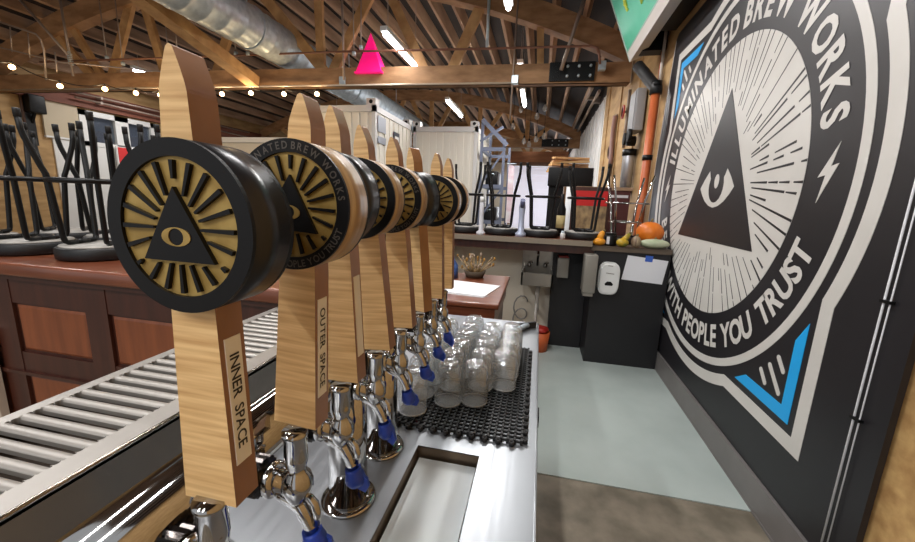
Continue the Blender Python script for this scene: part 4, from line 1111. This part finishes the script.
# table with papers
PZ = .90
t = thing('paper_table', 'low cherry wood table end past the last taps, papers on top', 'table', (-.5, 2.35, 0))
obj('table_top', MB().rbox(-1.25, -.175, 1.93, 2.72, PZ-.03, PZ, .006), CHERRY, t)
obj('apron', MB().box(-1.23, -.195, 1.945, 2.70, PZ-.14, PZ-.03), CHERRY, t)
obj('cabinet_body', MB().box(-1.2, -.21, 2.0, 2.68, .0, PZ-.14), CHERRYD, t)
t = thing('paper_sheets', 'white paper sheets lying on the low cherry table', 'paper', (-.42, 2.25, PZ))
def fpt(u, v, d): return Vector((u, v, PZ+.001+d))
obj('sheet', MB().poly([(-.70, 2.12), (-.27, 2.06), (-.21, 2.36), (-.66, 2.44)], 0, .006, fpt), PAPER, t)
obj('under_sheet', MB().poly([(-.72, 2.1), (-.28, 2.045), (-.25, 2.1), (-.6, 2.2)], -.0005, -.0001, fpt), mat('grey_paper', (180, 178, 180), .7), t)
t = thing('flower_basket', 'basket of dried wheat and pale flowers at the back of the low table', 'flower arrangement', (-.42, 2.62, PZ))
c = Vector((-.42, 2.60, PZ))
obj('basket', MB().lathe([(.06, 0), (.08, .05), (.072, .05), (.055, .01), (0, .01)], c, 'Z', 18), mat('dark_basket', (74, 62, 48), .8), t)
fl = MB(); hd = MB(); hy = MB()
for k in range(46):
    a = rnd.uniform(0, 6.28); r = rnd.uniform(.02, .15); h = rnd.uniform(.06, .17)
    q = c+Vector((r*cos(a), r*sin(a)*.6, h)); fl.tube([c+Vector((.03*cos(a), .03*sin(a), .03)), q], .0025, 5)
    (hd if k % 3 else hy).sphere(q, rnd.uniform(.005, .010), 6, 5, sc=(1, 1, 1.6))
obj('stalks', fl, mat('straw_stalk', (170, 140, 92), .8), t)
obj('pale_heads', hd, mat('dried_pale', (150, 132, 112), .8), t)['kind'] = 'stuff'
obj('yellow_heads', hy, mat('dried_yellow', (150, 112, 52), .8), t)['kind'] = 'stuff'
t = thing('spray_bottle', 'blue spray bottle on the low table by the last tap handle', 'bottle', (-.64, 2.55, PZ))
obj('bottle_body', MB().lathe([(0, 0), (.045, 0), (.045, .09), (.018, .13), (.016, .15)], (-.57, 2.52, PZ), 'Z', 16), mat('blue_bottle', (60, 92, 150), .3), t)
obj('trigger_head', MB().box(-.63, -.57, 2.53, 2.57, PZ+.15, PZ+.185), WHITE, t)
t = thing('rag_pile', 'dark blue speckled rag heap on the low table beside the spray bottle', 'rag', (-.72, 2.6, PZ))
obj('cloth', MB().sphere((-.71, 2.62, PZ+.075), .1, 18, 10, sc=(.8, .7, .8), f=lambda ph, th: 1+.15*sin(5*ph+3*th)), mat('navy_speckled', (44, 50, 74), .8, c2=(130, 138, 160), scale=(60, 60, 60), lo=.5, hi=.75), t)
# hose and red bucket under the sink
t = thing('hose_coil', 'thin grey hose coil hanging under the hand sink', 'hose', (-.1, 3.85, .35))
obj('hose', MB().tube([(-.12+.07*cos(k*.55), 3.85, .42-.012*k+.09*sin(k*.55)) for k in range(26)], .008, 6), mat('grey_hose', (128, 126, 122), .5), t)
t = thing('red_bucket', 'red bucket with orange base on the floor beside the recessed black panel', 'bucket', (.095, 3.6, 0))
obj('pail', MB().lathe([(0, .005), (.075, .005), (.095, .2), (.087, .2), (.07, .02), (0, .02)], (.095, 3.60, .0), 'Z', 20), mat('orange_pail', (204, 98, 50), .5), t)
obj('red_cloth', MB().sphere((.095, 3.60, .22), .08, 14, 8, sc=(1, 1, .45), f=lambda ph, th: 1+.12*sin(4*ph)), REDM, t)

# ================================================================== WHITE CONTAINERS
def container(x0, x1, y0, y1, h, label, acmark):
    t = thing('shipping_container', label, 'container', ((x0+x1)/2, (y0+y1)/2, 0), 'white containers')
    b = MB(); fr = .07
    b.box(x0+.02, x1-.02, y0+.03, y1-.02, .05, h-.03)
    # corrugated front and side
    n = int((x1-x0-2*fr)/.075)
    for k in range(n):
        a = x0+fr+k*(x1-x0-2*fr)/n; w_ = (x1-x0-2*fr)/n
        if k % 2: b.box(a, a+w_, y0+.01, y0+.03, .12, h-.12)
    m_ = int((y1-y0-2*fr)/.12)
    for k in range(m_):
        a = y0+fr+k*(y1-y0-2*fr)/m_; w_ = (y1-y0-2*fr)/m_
        if k % 2: b.box(x1-.02, x1-.006, a, a+w_, .12, h-.12)
    obj('shell', b, CONTAINER, t)
    f = MB()
    for xx in (x0, x1-fr): f.box(xx, xx+fr, y0, y0+fr, 0, h)
    f.box(x1-fr, x1, y1-fr, y1, 0, h)
    f.box(x0, x1, y0, y0+fr, h-.11, h); f.box(x0, x1, y0, y0+fr, 0, .12); f.box(x1-fr, x1, y0, y1, h-.1, h); f.box(x1-fr, x1, y0, y1, 0, .1)
    obj('frame', f, mat('container_frame_paint', (196, 196, 196), .45), t)
    for xx, yy in ((x0-.005, y0-.005), (x1-.165, y0-.005), (x1-.165, y1-.17)):
        c_ = MB().box(xx, xx+.17, yy, yy+.17, h-.0, h+.11)
        cc_ = obj('corner_casting', c_, mat('container_frame_paint', (196, 196, 196), .45), t)
        obj('casting_hole', MB().lathe([(.035, -.003), (.035, .0)], (xx+.085, yy, h+.055), 'Y', 12), BLACK, cc_)
    if acmark:
        obj('side_window', MB().box(x1, x1+.012, y0+.85, y0+1.15, h-.75, h-.30), mat('container_dark_window', (60, 66, 80), .3), t)
        obj('white_window_pane', MB().box(x1+.012, x1+.016, y0+.9, y0+1.1, h-.68, h-.38), WHITE, t)
        obj('grey_plate', MB().box(x1, x1+.01, y0+.1, y0+.45, h-.42, h-.15).box(x1, x1+.01, y0+.1, y0+.45, h-.62, h-.5), mat('plate_grey', (150, 156, 168), .4), t)
    return t
container(-4.42, -2.94, 6.5, 8.45, 3.0, 'white shipping container further left, with a dark window in its side', True)
container(-2.93, -1.45, 8.5, 11.0, 3.0, 'white corrugated shipping container further right, behind the seventh tap handle', False)
# low white cold box behind the nearest handles
t = thing('cold_box', 'long low white cold box seen between the first and second tap handles', 'cold box', (-6.3, 7.2, 0))
obj('box_body', MB().box(-7.6, -4.6, 7.0, 8.6, 0, 2.42), CREAM, t)
obj('lid_edge', MB().box(-7.65, -4.55, 6.96, 8.65, 2.42, 2.52), WHITE, t)
# steel rack with braces right of the containers
RACK = mat('blue_grey_steel', (108, 116, 136), .4, .4)
rk = thing('steel_rack', 'tall blue-grey steel rack with slanted arms right of the white containers', 'rack', (-1.1, 9.2, 0))
for x, y in ((-1.36, 8.6), (-.86, 8.6), (-1.36, 10.0), (-.86, 10.0)):
    obj('upright', MB().box(x-.03, x+.03, y-.03, y+.03, 0, 3.1 if x < -1 else 2.75), RACK, rk)
for z in (.9, 1.7, 2.5): obj('shelf_beam', MB().box(-1.36, -.86, 8.58, 8.62, z, z+.08).box(-1.36, -.86, 9.98, 10.02, z, z+.08).box(-1.38, -1.34, 8.6, 10, z, z+.08), RACK, rk)
obj('slanted_arm', MB().beam((-1.36, 8.55, 3.15), (-.80, 8.55, 2.62), .06, .09), RACK, rk)
obj('slanted_arm', MB().beam((-1.395, 8.57, 2.7), (-.9, 8.57, 3.0), .04, .05), RACK, rk)
obj('cross_brace', MB().beam((-1.36, 8.6, 1.0), (-.86, 8.6, 1.7), .02, .04).beam((-1.36, 8.6, 1.75), (-.86, 8.6, 2.5), .02, .04), RACK, rk)
for k, (x, z, lab, cm) in enumerate(((-1.12, 1.78, 'dark hardware case on the middle shelf of the steel rack', BLACKM), (-1.12, .98, 'dark hardware case on the lower shelf of the steel rack', BLACKM))):
    t = thing('hardware_case', lab, 'case', (x, 9.1, z)); obj('case_body', MB().rbox(x-.14, x+.14, 8.7, 9.4, z, z+.3, .02), cm, t); obj('handle', MB().tube([(x-.06, 8.7, z+.2), (x-.05, 8.67, z+.24), (x+.05, 8.67, z+.24), (x+.06, 8.7, z+.2)], .012, 8), GALV, t)
t = thing('banner', 'pink and white hanging banner strip beside the steel rack', 'banner', (-.72, 9.3, 1.2))
obj('cloth', MB().poly([(-.80, .9), (-.66, .9), (-.66, 2.25), (-.80, 2.3)], 0, .01, lambda u, v, d: Vector((u, 9.3+d+.02*sin(v*9), v))), mat('banner_pink', (222, 190, 204), .6, c2=(236, 232, 238), scale=(4, 4, 5)), t)
obj('top_rod', MB().tube([(-.84, 9.3, 2.3), (-.62, 9.3, 2.3)], .012, 8), GALV, t)
# timber header and mezzanine edge before the loading door
hdr = thing('door_header', 'reddish timber header box over the bright loading door', 'header', (-.4, 15.4, 2.9))
obj('fascia', MB().box(-1.25, .9, 15.3, 15.5, 2.92, 3.32), mat('header_timber', (168, 112, 76), .6, c2=(140, 90, 60), scale=(2, 2, 9)), hdr)
obj('lower_rail', MB().box(-1.3, .95, 15.26, 15.54, 2.78, 2.92), mat('header_rail', (116, 84, 66), .6), hdr)
obj('post', MB().box(-1.25, -1.15, 15.3, 15.5, 0, 2.8), TIMBER, hdr)
obj('post', MB().box(.85, .95, 15.3, 15.5, 0, 2.8), TIMBER, hdr)
t = thing('lumber_stack', 'pile of planks and poles on a rack above the black flat screen', 'lumber', (.55, 9.5, 2.2))
for k in range(7):
    obj('plank', MB().beam((.1+.02*k, 9.0+.12*(k % 3), 2.12+.05*k), (1.02, 9.4+.1*(k % 4), 2.2+.045*k), .12, .04), [TIMBER2, PLY, TIMBER][k % 3], t)
obj('rack_bracket', MB().box(.2, W, 9.2, 9.26, 2.0, 2.06).box(.2, .26, 9.2, 9.26, .0, 2.06), BLACKM, t)
# left side: red and white panels, beige board, wall hardware
REDP = mat('red_panel', (206, 44, 44), .5)
t = thing('banner', 'red and white panel standing under the windows on the left wall', 'banner', (LEFTX+.2, 8.2, 0))
obj('panel', MB().box(LEFTX+.1, LEFTX+.14, 7.75, 9.4, .6, 2.42), WHITE, t)
obj('red_stripe', MB().box(LEFTX+.14, LEFTX+.15, 7.78, 8.06, .62, 2.40), REDP, t)
obj('red_stripe', MB().box(LEFTX+.14, LEFTX+.15, 8.2, 8.6, 2.1, 2.40), REDP, t)
b0 = at(45, 94, 0, LEFTX+.05); b1 = at(83, 140, 0, LEFTX+.05)
t = thing('wall_board', 'large beige board on the plywood wall left of the windows', 'board', (LEFTX+.04, (b0.y+b1.y)/2, b1.z))
obj('board', MB().box(LEFTX+.005, LEFTX+.05, b0.y-.1, 7.08, b1.z, b0.z+.05), mat('beige_board', (190, 176, 150), .5), t)
obj('edge_strip', MB().box(LEFTX+.004, LEFTX+.06, b0.y-.1, 7.09, b1.z-.04, b1.z), WHITE, t)
c = at(33, 108, 0, LEFTX+.1)
t = thing('wall_speaker', 'black bracketed speaker on the plywood wall left of the beige board', 'speaker', c)
obj('cabinet', MB().rbox(c.x-.1, c.x+.12, c.y-.12, c.y+.16, c.z-.1, c.z+.26, .02), BLACK, t)
obj('bracket', MB().beam((c.x-.1, c.y, c.z-.3), (c.x+.05, c.y, c.z-.05), .04, .04).box(c.x-.1, c.x-.08, c.y-.15, c.y+.05, c.z-.75, c.z-.1), BLACKM, t)
c = at(24, 115, 0, LEFTX+.05)
t = thing('wall_conduit', 'dark vertical conduit on the plywood wall at far left', 'conduit', c)
obj('pipe', MB().tube([(LEFTX+.03, c.y, 2.3), (LEFTX+.03, c.y, 3.6)], .025, 8), mat('brown_conduit', (84, 60, 50), .5), t)

# ================================================================== LIGHT
w = bpy.data.worlds.new('world'); SC.world = w; w.use_nodes = True
bg = w.node_tree.nodes['Background']; bg.inputs['Color'].default_value = (.93, .96, 1, 1); bg.inputs['Strength'].default_value = .62
l = bpy.data.lights.new('door_daylight', 'AREA'); l.shape = 'RECTANGLE'; l.size = 2.2; l.size_y = 2.6; l.energy = 150; l.color = (.9, .94, 1)
lo = bpy.data.objects.new('door_daylight', l); COL.objects.link(lo); lo.location = (-.6, FARY-.4, 1.5); lo.rotation_euler = (radians(-90), 0, 0)
SC.cycles.max_bounces = 8; SC.cycles.transparent_max_bounces = 24; SC.cycles.caustics_reflective = False; SC.cycles.caustics_refractive = False
